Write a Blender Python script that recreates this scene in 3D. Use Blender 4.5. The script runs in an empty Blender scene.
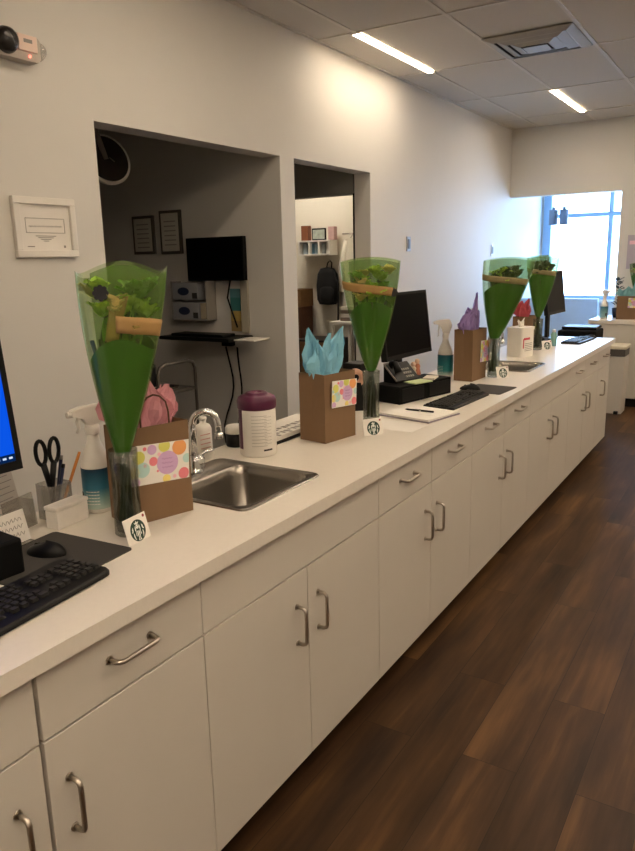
import bpy, bmesh, math, random
from mathutils import Vector, Matrix
random.seed(7)
S = bpy.context.scene
C = S.collection
PI = math.pi
def R(a): return math.radians(a)

# ------------------------------------------------------------------ materials
def lin(h):
    if isinstance(h, str):
        h = h.lstrip('#'); h = [int(h[i:i+2], 16)/255 for i in (0, 2, 4)]
    return tuple((c/12.92 if c <= .04045 else ((c+.055)/1.055)**2.4) for c in h) + (1,)
MATS = {}
def mat(name, col, rough=.5, metal=0, var=.05, scale=18, bump=0, spec=.5, emit=None, estr=0, trans=0, ior=1.45, stretch=None, coat=0):
    if name in MATS: return MATS[name]
    m = bpy.data.materials.new(name); m.use_nodes = True
    nt = m.node_tree; p = nt.nodes['Principled BSDF']
    c = lin(col)
    tc = nt.nodes.new('ShaderNodeTexCoord'); mp = nt.nodes.new('ShaderNodeMapping')
    nt.links.new(tc.outputs['Object'], mp.inputs['Vector'])
    if stretch: mp.inputs['Scale'].default_value = stretch
    nz = nt.nodes.new('ShaderNodeTexNoise'); nz.inputs['Scale'].default_value = scale; nz.inputs['Detail'].default_value = 4
    nt.links.new(mp.outputs['Vector'], nz.inputs['Vector'])
    mx = nt.nodes.new('ShaderNodeMix'); mx.data_type = 'RGBA'
    mx.inputs[6].default_value = tuple(max(0, x*(1-var)) for x in c[:3]) + (1,)
    mx.inputs[7].default_value = tuple(min(1, x*(1+var)) for x in c[:3]) + (1,)
    nt.links.new(nz.outputs['Fac'], mx.inputs[0]); nt.links.new(mx.outputs[2], p.inputs['Base Color'])
    p.inputs['Roughness'].default_value = rough; p.inputs['Metallic'].default_value = metal
    p.inputs['Specular IOR Level'].default_value = spec
    p.inputs['IOR'].default_value = ior
    if trans: p.inputs['Transmission Weight'].default_value = trans
    if coat: p.inputs['Coat Weight'].default_value = coat; p.inputs['Coat Roughness'].default_value = .1
    if emit is not None:
        p.inputs['Emission Color'].default_value = lin(emit); p.inputs['Emission Strength'].default_value = estr
    if bump:
        b = nt.nodes.new('ShaderNodeBump'); b.inputs['Strength'].default_value = bump; b.inputs['Distance'].default_value = .002
        nt.links.new(nz.outputs['Fac'], b.inputs['Height']); nt.links.new(b.outputs['Normal'], p.inputs['Normal'])
    MATS[name] = m
    return m
def film(name, col, alpha, rough=.12, back=.5):
    """thin see-through sheet: part clear, part tinted diffuse/translucent, glossy sheen"""
    m = bpy.data.materials.new(name); m.use_nodes = True
    nt = m.node_tree; n = nt.nodes; l = nt.links
    out = n['Material Output']; n.remove(n['Principled BSDF'])
    tr = n.new('ShaderNodeBsdfTransparent'); tr.inputs[0].default_value = tuple(1-(1-x)*.35 for x in lin(col)[:3]) + (1,)
    df = n.new('ShaderNodeBsdfDiffuse'); tl = n.new('ShaderNodeBsdfTranslucent'); gl = n.new('ShaderNodeBsdfGlossy')
    nz = n.new('ShaderNodeTexNoise'); nz.inputs['Scale'].default_value = 14
    mx = n.new('ShaderNodeMix'); mx.data_type = 'RGBA'; c = lin(col)
    mx.inputs[6].default_value = tuple(x*.85 for x in c[:3])+(1,); mx.inputs[7].default_value = tuple(min(1, x*1.1) for x in c[:3])+(1,)
    l.new(nz.outputs['Fac'], mx.inputs[0]); l.new(mx.outputs[2], df.inputs[0]); l.new(mx.outputs[2], tl.inputs[0])
    gl.inputs['Roughness'].default_value = rough
    a = n.new('ShaderNodeMixShader'); a.inputs[0].default_value = back; l.new(df.outputs[0], a.inputs[1]); l.new(tl.outputs[0], a.inputs[2])
    b = n.new('ShaderNodeMixShader'); b.inputs[0].default_value = alpha; l.new(tr.outputs[0], b.inputs[1]); l.new(a.outputs[0], b.inputs[2])
    lw = n.new('ShaderNodeLayerWeight'); lw.inputs['Blend'].default_value = .25
    mm = n.new('ShaderNodeMath'); mm.operation = 'MULTIPLY_ADD'; mm.inputs[1].default_value = .28; mm.inputs[2].default_value = .03
    l.new(lw.outputs['Fresnel'], mm.inputs[0])
    d = n.new('ShaderNodeMixShader'); l.new(mm.outputs[0], d.inputs[0]); l.new(b.outputs[0], d.inputs[1]); l.new(gl.outputs[0], d.inputs[2])
    l.new(d.outputs[0], out.inputs[0])
    MATS[name] = m
    return m
def emis(name, col, s):
    m = bpy.data.materials.new(name); m.use_nodes = True
    nt = m.node_tree; n = nt.nodes; n.remove(n['Principled BSDF'])
    e = n.new('ShaderNodeEmission'); e.inputs[0].default_value = lin(col); e.inputs[1].default_value = s
    nt.links.new(e.outputs[0], n['Material Output'].inputs[0]); MATS[name] = m
    return m
def floor_mat():
    m = bpy.data.materials.new('vinyl planks'); m.use_nodes = True
    nt = m.node_tree; n = nt.nodes; l = nt.links; p = n['Principled BSDF']
    tc = n.new('ShaderNodeTexCoord'); sp = n.new('ShaderNodeSeparateXYZ'); cb = n.new('ShaderNodeCombineXYZ')
    l.new(tc.outputs['Object'], sp.inputs[0]); l.new(sp.outputs['Y'], cb.inputs['X']); l.new(sp.outputs['X'], cb.inputs['Y'])
    br = n.new('ShaderNodeTexBrick'); br.offset = .37; br.inputs['Scale'].default_value = 1
    br.inputs['Brick Width'].default_value = 1.22; br.inputs['Row Height'].default_value = .18
    br.inputs['Mortar Size'].default_value = .0009; br.inputs['Mortar Smooth'].default_value = .3; br.inputs['Bias'].default_value = 0
    br.inputs['Color1'].default_value = (0, 0, 0, 1); br.inputs['Color2'].default_value = (1, 1, 1, 1); br.inputs['Mortar'].default_value = (.3, .3, .3, 1)
    l.new(cb.outputs[0], br.inputs['Vector'])
    # long grain, shifted per plank
    ad = n.new('ShaderNodeVectorMath'); ad.operation = 'MULTIPLY_ADD'; ad.inputs[1].default_value = (7, 13, 3)
    l.new(br.outputs['Color'], ad.inputs[0]); l.new(cb.outputs[0], ad.inputs[2])
    mp = n.new('ShaderNodeMapping'); mp.inputs['Scale'].default_value = (1.1, 16, 1); l.new(ad.outputs[0], mp.inputs[0])
    n1 = n.new('ShaderNodeTexNoise'); n1.inputs['Scale'].default_value = 1.6; n1.inputs['Detail'].default_value = 7; n1.inputs['Roughness'].default_value = .62; n1.inputs['Distortion'].default_value = .5
    l.new(mp.outputs[0], n1.inputs['Vector'])
    mp2 = n.new('ShaderNodeMapping'); mp2.inputs['Scale'].default_value = (.7, 3.6, 1); l.new(ad.outputs[0], mp2.inputs[0])
    n2 = n.new('ShaderNodeTexNoise'); n2.inputs['Scale'].default_value = 2.2; n2.inputs['Detail'].default_value = 3; l.new(mp2.outputs[0], n2.inputs['Vector'])
    def math_(op, a, b):
        q = n.new('ShaderNodeMath'); q.operation = op
        for i, v in enumerate((a, b)):
            if isinstance(v, (int, float)): q.inputs[i].default_value = v
            else: l.new(v, q.inputs[i])
        return q.outputs[0]
    s = math_('ADD', math_('MULTIPLY', br.outputs['Color'], .10), math_('ADD', math_('MULTIPLY', n1.outputs['Fac'], .36), math_('MULTIPLY', n2.outputs['Fac'], .62)))
    cr = n.new('ShaderNodeValToRGB'); e = cr.color_ramp.elements
    e[0].position = .34; e[0].color = lin('#27190e'); e[1].position = .9; e[1].color = lin('#7d5a36')
    k = e.new(.56); k.color = lin('#46301c')
    l.new(s, cr.inputs[0])
    mm = n.new('ShaderNodeMix'); mm.data_type = 'RGBA'; mm.inputs[7].default_value = lin('#130c07')
    l.new(br.outputs['Fac'], mm.inputs[0]); l.new(cr.outputs[0], mm.inputs[6]); l.new(mm.outputs[2], p.inputs['Base Color'])
    p.inputs['Roughness'].default_value = .5; p.inputs['Specular IOR Level'].default_value = .22
    b = n.new('ShaderNodeBump'); b.inputs['Strength'].default_value = .12; b.inputs['Distance'].default_value = .002
    l.new(n1.outputs['Fac'], b.inputs['Height']); l.new(b.outputs[0], p.inputs['Normal'])
    return m
def ramp_label(name, z0, z1, stops, rough=.35):
    """printed label whose artwork runs from one colour to another along its height"""
    m = bpy.data.materials.new(name); m.use_nodes = True
    nt = m.node_tree; n = nt.nodes; l = nt.links; p = n['Principled BSDF']
    tc = n.new('ShaderNodeTexCoord'); sp = n.new('ShaderNodeSeparateXYZ'); l.new(tc.outputs['Object'], sp.inputs[0])
    mr = n.new('ShaderNodeMapRange'); mr.inputs[1].default_value = z0; mr.inputs[2].default_value = z1; l.new(sp.outputs['Z'], mr.inputs[0])
    cr = n.new('ShaderNodeValToRGB'); el = cr.color_ramp.elements
    el[0].position = stops[0][0]; el[0].color = lin(stops[0][1]); el[1].position = stops[-1][0]; el[1].color = lin(stops[-1][1])
    for q, c in stops[1:-1]: el.new(q).color = lin(c)
    l.new(mr.outputs[0], cr.inputs[0]); l.new(cr.outputs[0], p.inputs['Base Color']); p.inputs['Roughness'].default_value = rough
    return m

WALL = mat('wall paint', '#d6d3cd', .62, var=.015, scale=6, spec=.35)
WALLD = mat('shaded bay wall', '#8e8c86', .7, var=.02, scale=6)  # wall colour darkened to carry the dimness of the bays
CEIL = mat('ceiling tile', '#cbc4b8', .9, var=.05, scale=90, bump=.15)
TBAR = mat('ceiling grid bar', '#d2cbbf', .6)
LAM = mat('cabinet laminate', '#cec8be', .42, var=.02, scale=9)
LAMIN = mat('cabinet inside', '#b5aa98', .6)
TOP = mat('worktop laminate', '#e2dbd0', .28, var=.035, scale=60)
TOE = mat('toe kick', '#241c16', .7)
NICK = mat('brushed nickel', '#b8b0a4', .28, 1, var=.03)
CHROME = mat('chrome', '#d8d8d6', .08, 1)
STEEL = mat('brushed steel', '#98938b', .27, 1, var=.08, scale=30, stretch=(1, 8, 1))
BLACK = mat('black plastic', '#0c0c0c', .45, spec=.28)
BLACKM = mat('black matte', '#080808', .75, spec=.2)
KEYM = mat('key plastic', '#1d1c1b', .5)
GREYP = mat('dark grey pad', '#3f3c38', .85, bump=.2, scale=200)
WHITE = mat('white plastic', '#e6e2da', .35)
PAPER = mat('white paper', '#eae6df', .8, var=.03)
PRINT = mat('grey print', '#8f8a84', .8)
PRINTD = mat('dark print', '#2b2a2b', .7)
KRAFT = mat('kraft paper', '#7b6045', .8, var=.08, scale=30, stretch=(1, 1, .15))
KRAFTL = mat('light kraft band', '#a98752', .7, var=.07)
PINK = mat('pink tissue', '#e3a3ad', .75, var=.07)
BLUE = mat('blue tissue', '#86c3dc', .75, var=.07)
PURPLE = mat('purple tissue', '#9a83bd', .75, var=.07)
RED = mat('coral tissue', '#d9616d', .75, var=.07)
TEAL = mat('pale teal tissue', '#7fb5bb', .75, var=.07)
GWRAP = mat('green wrap', '#2f6a1b', .35, var=.12, scale=10, spec=.4)
STEM = mat('stem green', '#2c3d18', .6, var=.2)
LEAF = mat('leaf green', '#6b9c2f', .55, var=.25, scale=30)
LEAFD = mat('dark leaf', '#26401d', .5, var=.25, scale=30)
PETAL = mat('yellow petal', '#dccb7c', .6, var=.15)
PETALG = mat('green petal', '#a9cc46', .6, var=.2)
FILM = film('clear sleeve', '#a9cf6c', .17)
FILMG = film('green sleeve', '#6b9a2a', .46)
GLASS = film('thin glass', '#8f9a86', .05, .04)
ACRYL = film('clear acrylic', '#d8d6d0', .22, .06)
WINGL = film('window glass', '#eef4fa', .02, .02)
WATER = film('vase water', '#5f6b45', .16, .05)
TEALB = film('translucent teal bottle', '#9cc7b6', .85, .1)
MAROON = mat('plum plastic', '#52193a', .3)
DKBLUE = mat('dark blue plastic', '#1a2440', .4)
ORANGE = mat('pencil orange', '#c8803a', .5)
WOOD = mat('brown wood', '#7d5a36', .55, var=.2, stretch=(1, 1, 8))
WFRAME = mat('window frame', '#94b6d8', .45)  # paler blue, with the glare of the window put into the colour
GREYW = mat('grey plastic', '#8d8983', .45)
SCREENOFF = mat('screen off', '#050506', .4, var=0, spec=.08)
SCREENB = emis('blue screen', '#0a55e6', .30)
TASKB = emis('taskbar', '#06244f', .3)
ICON = emis('taskbar icon', '#cfe0ff', .3)
LAMP = emis('lamp diffuser', '#ffe9cd', 21)
LED = emis('red led', '#ff4a3a', 3)
EMBG = mat('emblem dark green', '#12362b', .4)
EMBW = mat('emblem white', '#e9ece6', .5)
RDOT = mat('small red dot', '#8c2f3d', .5)
LID = mat('lid cream', '#d8d0bb', .4)
DOTC = [mat('dot '+n, c, .6) for n, c in (('lilac', '#d0abd2'), ('lime', '#d9da72'), ('orange', '#efa868'), ('coral', '#ea8790'), ('yellow', '#f1dd80'), ('aqua', '#b9dad6'), ('pink', '#f2c0cc'))]
LILAC2 = mat('dot script', '#a675ad', .6)

# ------------------------------------------------------------------ mesh builder
class B:
    def __init__(s): s.bm = bmesh.new()
    def _merge(s, t, M, mi, smooth):
        vs = {}
        for v in t.verts: vs[v] = s.bm.verts.new(M @ v.co)
        for f in t.faces:
            try: g = s.bm.faces.new([vs[v] for v in f.verts])
            except ValueError: continue
            g.material_index = mi; g.smooth = smooth
        t.free()
    def box(s, c, d, rot=(0, 0, 0), bev=0, mi=0, seg=2):
        t = bmesh.new(); bmesh.ops.create_cube(t, size=1)
        for v in t.verts: v.co = Vector((v.co.x*d[0], v.co.y*d[1], v.co.z*d[2]))
        if bev: bmesh.ops.bevel(t, geom=t.edges[:], offset=bev, segments=seg, affect='EDGES', profile=.5)
        from mathutils import Euler
        s._merge(t, Matrix.Translation(c) @ Euler(rot).to_matrix().to_4x4(), mi, False); return s
    def bx(s, x0, x1, y0, y1, z0, z1, bev=0, mi=0):
        return s.box(((x0+x1)/2, (y0+y1)/2, (z0+z1)/2), (abs(x1-x0), abs(y1-y0), abs(z1-z0)), bev=bev, mi=mi)
    def lathe(s, prof, seg=32, M=None, mi=0, smooth=True, sx=1, sy=1):
        M = M or Matrix(); rings = []
        for r, z in prof:
            if r < 1e-6: rings.append([s.bm.verts.new(M @ Vector((0, 0, z)))])
            else: rings.append([s.bm.verts.new(M @ Vector((r*sx*math.cos(2*PI*k/seg), r*sy*math.sin(2*PI*k/seg), z))) for k in range(seg)])
        for a, b in zip(rings, rings[1:]):
            for k in range(seg):
                k2 = (k+1) % seg
                if len(a) == 1 and len(b) == 1: continue
                if len(a) == 1: f = [a[0], b[k2], b[k]]
                elif len(b) == 1: f = [a[k], a[k2], b[0]]
                else: f = [a[k], a[k2], b[k2], b[k]]
                try: g = s.bm.faces.new(f)
                except ValueError: continue
                g.material_index = mi; g.smooth = smooth
        return s
    def cyl(s, c, r, h, seg=24, mi=0, M=None, bev=.0):
        p = [(0, 0), (r-bev, 0), (r, bev), (r, h-bev), (r-bev, h), (0, h)] if bev else [(0, 0), (r, 0), (r, h), (0, h)]
        T = Matrix.Translation(c) @ (M or Matrix())
        rings = p
        # duplicate the rims so that the caps stay flat
        q = []
        for i, (a, z) in enumerate(rings): q.append((a, z))
        return s.lathe(q, seg, T, mi, smooth=bool(bev) or False)
    def tube(s, pts, r, seg=10, mi=0, smooth=True, closed=False):
        pts = [Vector(p) for p in pts]; n = len(pts)
        rr = r if isinstance(r, (list, tuple)) else [r]*n
        rings = []; prev = None
        for i, p in enumerate(pts):
            a = pts[(i-1) % n] if (closed or i > 0) else p; b = pts[(i+1) % n] if (closed or i < n-1) else p
            d = (b-a).normalized()
            if prev is None:
                u = d.orthogonal().normalized()
            else:
                u = (prev - d*prev.dot(d))
                u = u.normalized() if u.length > 1e-6 else d.orthogonal().normalized()
            prev = u; v = d.cross(u)
            rings.append([s.bm.verts.new(p + u*rr[i]*math.cos(2*PI*k/seg) + v*rr[i]*math.sin(2*PI*k/seg)) for k in range(seg)])
        m = n if closed else n-1
        for i in range(m):
            a, b = rings[i], rings[(i+1) % n]
            for k in range(seg):
                g = s.bm.faces.new([a[k], a[(k+1) % seg], b[(k+1) % seg], b[k]]); g.material_index = mi; g.smooth = smooth
        if not closed:
            for rg, fl in ((rings[0], True), (rings[-1], False)):
                g = s.bm.faces.new(rg[::-1] if fl else rg); g.material_index = mi
        return s
    def prism(s, poly, h0, h1, M=None, mi=0):
        M = M or Matrix()
        a = [s.bm.verts.new(M @ Vector((x, y, h0))) for x, y in poly]; b = [s.bm.verts.new(M @ Vector((x, y, h1))) for x, y in poly]
        n = len(poly)
        fs = [s.bm.faces.new(a[::-1]), s.bm.faces.new(b)] + [s.bm.faces.new([a[k], a[(k+1) % n], b[(k+1) % n], b[k]]) for k in range(n)]
        for f in fs: f.material_index = mi
        return s
    def grid(s, fn, nu, nv, mi=0, smooth=True, wrap=False):
        vs = [[s.bm.verts.new(Vector(fn(i/nu, j/nv))) for j in range(nv+1)] for i in range(nu if wrap else nu+1)]
        for i in range(nu):
            i2 = (i+1) % nu if wrap else i+1
            for j in range(nv):
                g = s.bm.faces.new([vs[i][j], vs[i2][j], vs[i2][j+1], vs[i][j+1]]); g.material_index = mi; g.smooth = smooth
        return s
    def loops(s, lps, mi=0, smooth=True, cap_end=False, cap_start=False):
        rs = [[s.bm.verts.new(Vector(p)) for p in lp] for lp in lps]
        for a, b in zip(rs, rs[1:]):
            n = len(a)
            for k in range(n):
                g = s.bm.faces.new([a[k], a[(k+1) % n], b[(k+1) % n], b[k]]); g.material_index = mi; g.smooth = smooth
        if cap_end: s.bm.faces.new(rs[-1]).material_index = mi
        if cap_start: s.bm.faces.new(rs[0][::-1]).material_index = mi
        return s

def obj(name, b, mats, parent=None, solid=0, fixn=True):
    if fixn: bmesh.ops.recalc_face_normals(b.bm, faces=b.bm.faces[:])
    me = bpy.data.meshes.new(name); b.bm.to_mesh(me); b.bm.free()
    for m in (mats if isinstance(mats, (list, tuple)) else [mats]): me.materials.append(m)
    o = bpy.data.objects.new(name, me); C.objects.link(o)
    if parent: o.parent = parent
    if solid:
        md = o.modifiers.new('thick', 'SOLIDIFY'); md.thickness = solid; md.offset = 0
    return o
def tag(o, label, cat, group=None):
    o['label'] = label; o['category'] = cat
    if group: o['group'] = group
    return o
def thing(name, label, cat, loc=(0, 0, 0), rz=0, group=None):
    o = bpy.data.objects.new(name, None); C.objects.link(o); o.empty_display_size = .05
    o.location = loc; o.rotation_euler = (0, 0, rz)
    return tag(o, label, cat, group)
def single(name, b, mats, label, cat, loc, rz=0, group=None, solid=0):
    o = obj(name, b, mats, None, solid); o.location = loc; o.rotation_euler = (0, 0, rz)
    return tag(o, label, cat, group)
def struct(name, b, mats, parent=None):
    o = obj(name, b, mats, parent)
    if not parent: o['kind'] = 'structure'
    return o
def frameM(origin, ux, uy):
    ux = Vector(ux).normalized(); uy = Vector(uy).normalized(); uz = ux.cross(uy)
    M = Matrix((ux, uy, uz)).transposed().to_4x4(); M.translation = Vector(origin)
    return M
def rrect(x0, x1, y0, y1, r, z, n=6):
    out = []
    for cx, cy, a0 in ((x1-r, y1-r, 0), (x0+r, y1-r, 90), (x0+r, y0+r, 180), (x1-r, y0+r, 270)):
        for k in range(n+1):
            a = R(a0+90*k/n); out.append((cx+r*math.cos(a), cy+r*math.sin(a), z))
    return out
def disc2(cx, cy, r, n=20, sx=1, sy=1): return [(cx+r*sx*math.cos(2*PI*k/n), cy+r*sy*math.sin(2*PI*k/n)) for k in range(n)]

# ------------------------------------------------------------------ the room
W = -1.643; WT = .14; WB = W-WT; HC = 3.0; OP = 2.238
O1, O1R, O2, O2R = 2.468, 3.962, 4.122, 5.183
YB = 8.70; HB = 2.252; JX = -.417; YF = 10.13
XR = 3.6; YN = -3.5
b = B(); b.bx(-5.2, XR+.1, YN-.1, YF+.1, -.06, 0); struct('floor', b, floor_mat())
b = B(); b.bx(-5.2, XR+.1, YN-.1, YF+.1, HC, HC+.06); struct('ceiling', b, CEIL)
b = B()
for x in [W+.012] + [-1.345+.61*k for k in range(9)]: b.bx(x-.012, x+.012, YN, YB, HC-.006, HC+.001)
for y in [4.42+1.22*k for k in range(-6, 4)]: b.bx(W, XR, y-.012, y+.012, HC-.006, HC+.001)
struct('trim_1', b, TBAR)
b = B()
b.bx(WB, W, YN, O1, 0, HC); b.bx(WB, W, O1, O1R, OP, HC); b.bx(WB, W, O1R, O2, 0, HC)
b.bx(WB, W, O2, O2R, OP, HC); b.bx(WB, W, O2R, YF, 0, HC)
struct('wall_left', b, WALL)
b = B(); b.bx(W, JX, YB, YB+.15, HB, HC); b.bx(JX, XR, YB, YB+.15, 0, HC); struct('wall_back', b, WALL)
b = B(); b.bx(XR, XR+.1, YN, YF, 0, HC); struct('wall_right', b, WALL)
b = B(); b.bx(WB, XR, YN-.1, YN, 0, HC); struct('wall_front', b, WALL)
# far wall with the window
WX0, WX1, WZ0, WZ1 = -1.62, 1.2, 1.0, 2.75
b = B(); b.bx(WB, WX0, YF, YF+.15, 0, HC); b.bx(WX1, XR, YF, YF+.15, 0, HC); b.bx(WX0, WX1, YF, YF+.15, 0, WZ0); b.bx(WX0, WX1, YF, YF+.15, WZ1, HC)
struct('wall_far', b, WALL)
win = bpy.data.objects.new('window_1', None); C.objects.link(win); win.location = (0, YF, WZ0); win['kind'] = 'structure'
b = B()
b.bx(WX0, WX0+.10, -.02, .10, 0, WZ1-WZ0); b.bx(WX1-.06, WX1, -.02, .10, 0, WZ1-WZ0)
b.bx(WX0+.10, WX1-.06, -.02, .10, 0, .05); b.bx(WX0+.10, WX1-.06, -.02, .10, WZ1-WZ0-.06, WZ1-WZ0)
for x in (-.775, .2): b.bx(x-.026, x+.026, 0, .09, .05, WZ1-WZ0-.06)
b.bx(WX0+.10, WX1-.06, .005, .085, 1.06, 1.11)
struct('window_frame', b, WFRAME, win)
b = B(); b.bx(WX0+.09, WX1-.05, .045, .053, .04, WZ1-WZ0-.05); struct('glass_pane', b, WINGL, win)
b = B(); b.bx(WX0, WX1, -.08, .0, -.03, -.001, bev=.004); struct('window_sill', b, WHITE, win)
# treatment bays behind the openings
b = B(); b.bx(-5.2, WB, O1R, O2, 0, HC); struct('wall_bay_side', b, WALL)
DX0, DZ = -2.75, 2.092
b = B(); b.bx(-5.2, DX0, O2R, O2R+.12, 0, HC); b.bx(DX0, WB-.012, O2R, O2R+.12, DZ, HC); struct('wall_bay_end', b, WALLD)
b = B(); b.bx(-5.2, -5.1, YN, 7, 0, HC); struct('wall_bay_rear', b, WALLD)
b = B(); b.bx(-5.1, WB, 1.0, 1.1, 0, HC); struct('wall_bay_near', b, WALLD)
OFW = mat('office wall paint', '#e2dccd', .7, var=.02)
b = B(); b.bx(-5.1, WB, 6.62, 6.72, 0, HC); struct('wall_office', b, OFW)
b = B(); b.bx(WB-.012, WB-.001, O2R-.006, O2R+.13, 0, DZ+.004); struct('trim_2', b, BLACKM)
# low white partition under the window, blue sky light put into its colour
b = B(); b.bx(W, -.70, 9.25, 9.32, 0, 1.06, bev=.004); struct('wall_low', b, mat('low partition panel', '#b9d4f2', .4))
b = B(); b.bx(W+.001, W+.012, O2R, YB, 0, .1); b.bx(W+.001, W+.012, YN, O1, 0, .1); struct('baseboard_left', b, GREYW)

# ------------------------------------------------------------------ ceiling lamps and vent
def lamp(x, y, label):
    t = thing('ceiling_light', label, 'ceiling light', (x, y, HC), 0, 'linear ceiling lights')
    b = B(); L = 1.22
    for sx in (-1, 1): b.bx(sx*.027-.006, sx*.027+.006, -L/2, L/2, -.012, -.0065)
    for sy in (-1, 1): b.bx(-.033, .033, sy*L/2-.006, sy*L/2+.006, -.012, -.0065)
    obj('trim_frame', b, WHITE, t)
    b = B(); b.bx(-.021, .021, -L/2+.006, L/2-.006, -.011, -.0065); obj('diffuser', b, LAMP, t)
    return t
lamp(-1.345, 5.03, 'long slim lit ceiling light closest to the left wall, above the second opening')
lamp(-.735, 7.47, 'short-looking lit ceiling light farther back, beyond the ceiling vent')
for x, y in [(-.735, 2.59), (-.735, -2.29), (.485, .15), (.485, 5.03)] + [(xx, yy) for xx in (1.095, 1.705, 2.315) for yy in (-2.29, .15, 2.59, 5.03, 7.47)]:  # first lamp inferred from the bay shadow; the dense rows are added fill
    lamp(x, y, 'unseen linear ceiling light in a set mostly added for fill')
t = thing('ceiling_vent', 'square metal air vent set in the ceiling tiles between the two lights', 'air vent', (-.435, 5.325, HC))
VM = mat('vent metal', '#a6a39c', .5); VD = mat('vent shadow gap', '#3a362f', .8)
b = B(); b.bx(-.29, .29, -.27, .27, -.0095, -.0065); obj('back_plate', b, VD, t)
def ringf(h0, h1, z0, z1):
    b = B(); o, i = h1, h0
    pts = lambda r, z: [(r, r, z), (-r, r, z), (-r, -r, z), (r, -r, z)]
    b.loops([pts(o, z0), pts(i, z1), pts(i-.008, z1), pts(o-.008, z0-.0)], smooth=False); return b
for i, (o, zz) in enumerate(((.295, -.010), (.225, -.018), (.155, -.026))):
    obj('louver_ring', ringf(o-.055, o, zz, zz-.02), VM, t, solid=.003)
b = B(); b.box((0, 0, -.05), (.16, .16, .004)); obj('centre_plate', b, VM, t)

# ------------------------------------------------------------------ cabinets and worktop
def handle(b_, p, axis, L=.115, out=.032, r=.0055):
    p = Vector(p); a = Vector(axis); o = Vector((1, 0, 0)); pts = []
    for s, t in ((-.5, 0), (-.5, .6), (-.47, .88), (-.40, 1)): pts.append(p + a*L*s + o*out*t)
    pts += [p + a*L*s + o*out*1.0 for s in (-.2, .0, .2)]
    for s, t in ((.40, 1), (.47, .88), (.5, .6), (.5, 0)): pts.append(p + a*L*s + o*out*t)
    b_.tube(pts, r, 10)
    for s in (-.5, .5): b_.tube([p+a*L*s, p+a*L*s+o*.003], .009, 12)
CW = .4597; Y0 = .7206
ZD0, ZD1, ZR0, ZR1 = .100, .7205, .7255, .868
def cabinet(y0, y1, label, doors, drawers, group='white base cabinets in a row'):
    """doors: list of (ya, yb, handle_y); drawers: list of (ya, yb, has_handle)"""
    t = thing('base_cabinet', label, 'cabinet', (0, y0, 0), 0, group); w = y1-y0
    b = B(); b.bx(-.6, -.021, .0005, .018, .1, .874); b.bx(-.6, -.021, w-.018, w-.0005, .1, .874); b.bx(-.6, -.021, .018, w-.018, .1, .118); b.bx(-.6, -.588, .018, w-.018, .118, .874)
    b.bx(-.045, -.021, .018, w-.018, .84, .874)
    obj('carcass', b, LAMIN, t)
    b = B(); b.bx(-.09, -.075, .0005, w-.0005, 0, .1); b.bx(-.56, -.545, .0005, w-.0005, 0, .1); obj('toe_kick', b, TOE, t)
    for ya, yb, hy in doors:
        b = B(); b.bx(-.02, 0, ya-y0+.0016, yb-y0-.0016, ZD0, ZD1, bev=.0012); d = obj('door', b, LAM, t)
        b = B(); handle(b, (0, hy-y0, .562), (0, 0, 1)); obj('handle', b, NICK, d)
    for ya, yb, hh in drawers:
        b = B(); b.bx(-.02, 0, ya-y0+.0016, yb-y0-.0016, ZR0, ZR1, bev=.0012); d = obj('drawer_front' if hh else 'false_front', b, LAM, t)
        if hh: b = B(); handle(b, (0, (ya+yb)/2-y0, .808), (0, 1, 0)); obj('handle', b, NICK, d)
    return t
def Y(k): return Y0+CW*k
e = .003
cabinet(Y(-3), Y(-1)-e, 'white base cabinet outside the picture to the left', [(Y(-3), Y(-2), Y(-2)-.06), (Y(-2), Y(-1), Y(-2)+.06)], [(Y(-3), Y(-2), 1), (Y(-2), Y(-1), 1)])
cabinet(Y(-1), Y(0)-e, 'white base cabinet cut by the left edge of the picture, under the near keyboard', [(Y(-1), Y(0)-e, Y(0)-.066)], [(Y(-1), Y(0)-e, 1)])
cabinet(Y(0)+e, Y(1), 'white single-door base cabinet with one drawer, just left of the near sink cabinet', [(Y(0)+e, Y(1), Y(0)+.05)], [(Y(0)+e, Y(1), 1)])
cabinet(Y(1), Y(3), 'white two-door base cabinet with plain panel under the near sink', [(Y(1), Y(2), Y(2)-.06), (Y(2), Y(3), Y(2)+.055)], [(Y(1), Y(3), 0)])
cabinet(Y(3), Y(5), 'white two-door two-drawer base cabinet right of the near sink cabinet, below the clipboard', [(Y(3), Y(4), Y(4)-.06), (Y(4), Y(5), Y(4)+.055)], [(Y(3), Y(4), 1), (Y(4), Y(5), 1)])
cabinet(Y(5), Y(7), 'white two-door two-drawer base cabinet below the middle keyboard and mouse pad', [(Y(5), Y(6), Y(6)-.06), (Y(6), Y(7), Y(6)+.055)], [(Y(5), Y(6), 1), (Y(6), Y(7), 1)])
cabinet(Y(7), Y(9), 'white two-door base cabinet with plain panel under the far sink', [(Y(7), Y(8), Y(8)-.06), (Y(8), Y(9), Y(8)+.055)], [(Y(7), Y(9), 0)])
cabinet(Y(9), Y(11), 'white two-door two-drawer base cabinet second from the far end of the row', [(Y(9), Y(10), Y(10)-.06), (Y(10), Y(11), Y(10)+.055)], [(Y(9), Y(10), 1), (Y(10), Y(11), 1)])
cabinet(Y(11), Y(12), 'narrow white single-door cabinet at the far end of the row', [(Y(11), Y(12), Y(11)+.14)], [(Y(11), Y(12), 1)])
XB = -.64; YE = 6.30; ZT = .914
SK = [(-.535, -.105, 1.497, 1.907), (-.535, -.105, 4.25, 4.66)]
b = B()
x0h = [(s[0]+.012, s[1]-.012, s[2]+.012, s[3]-.012) for s in SK]
b.bx(x0h[0][1], .022, Y(-3), YE, .876, ZT); ya = Y(-3)
xa = x0h[0][1]
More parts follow.
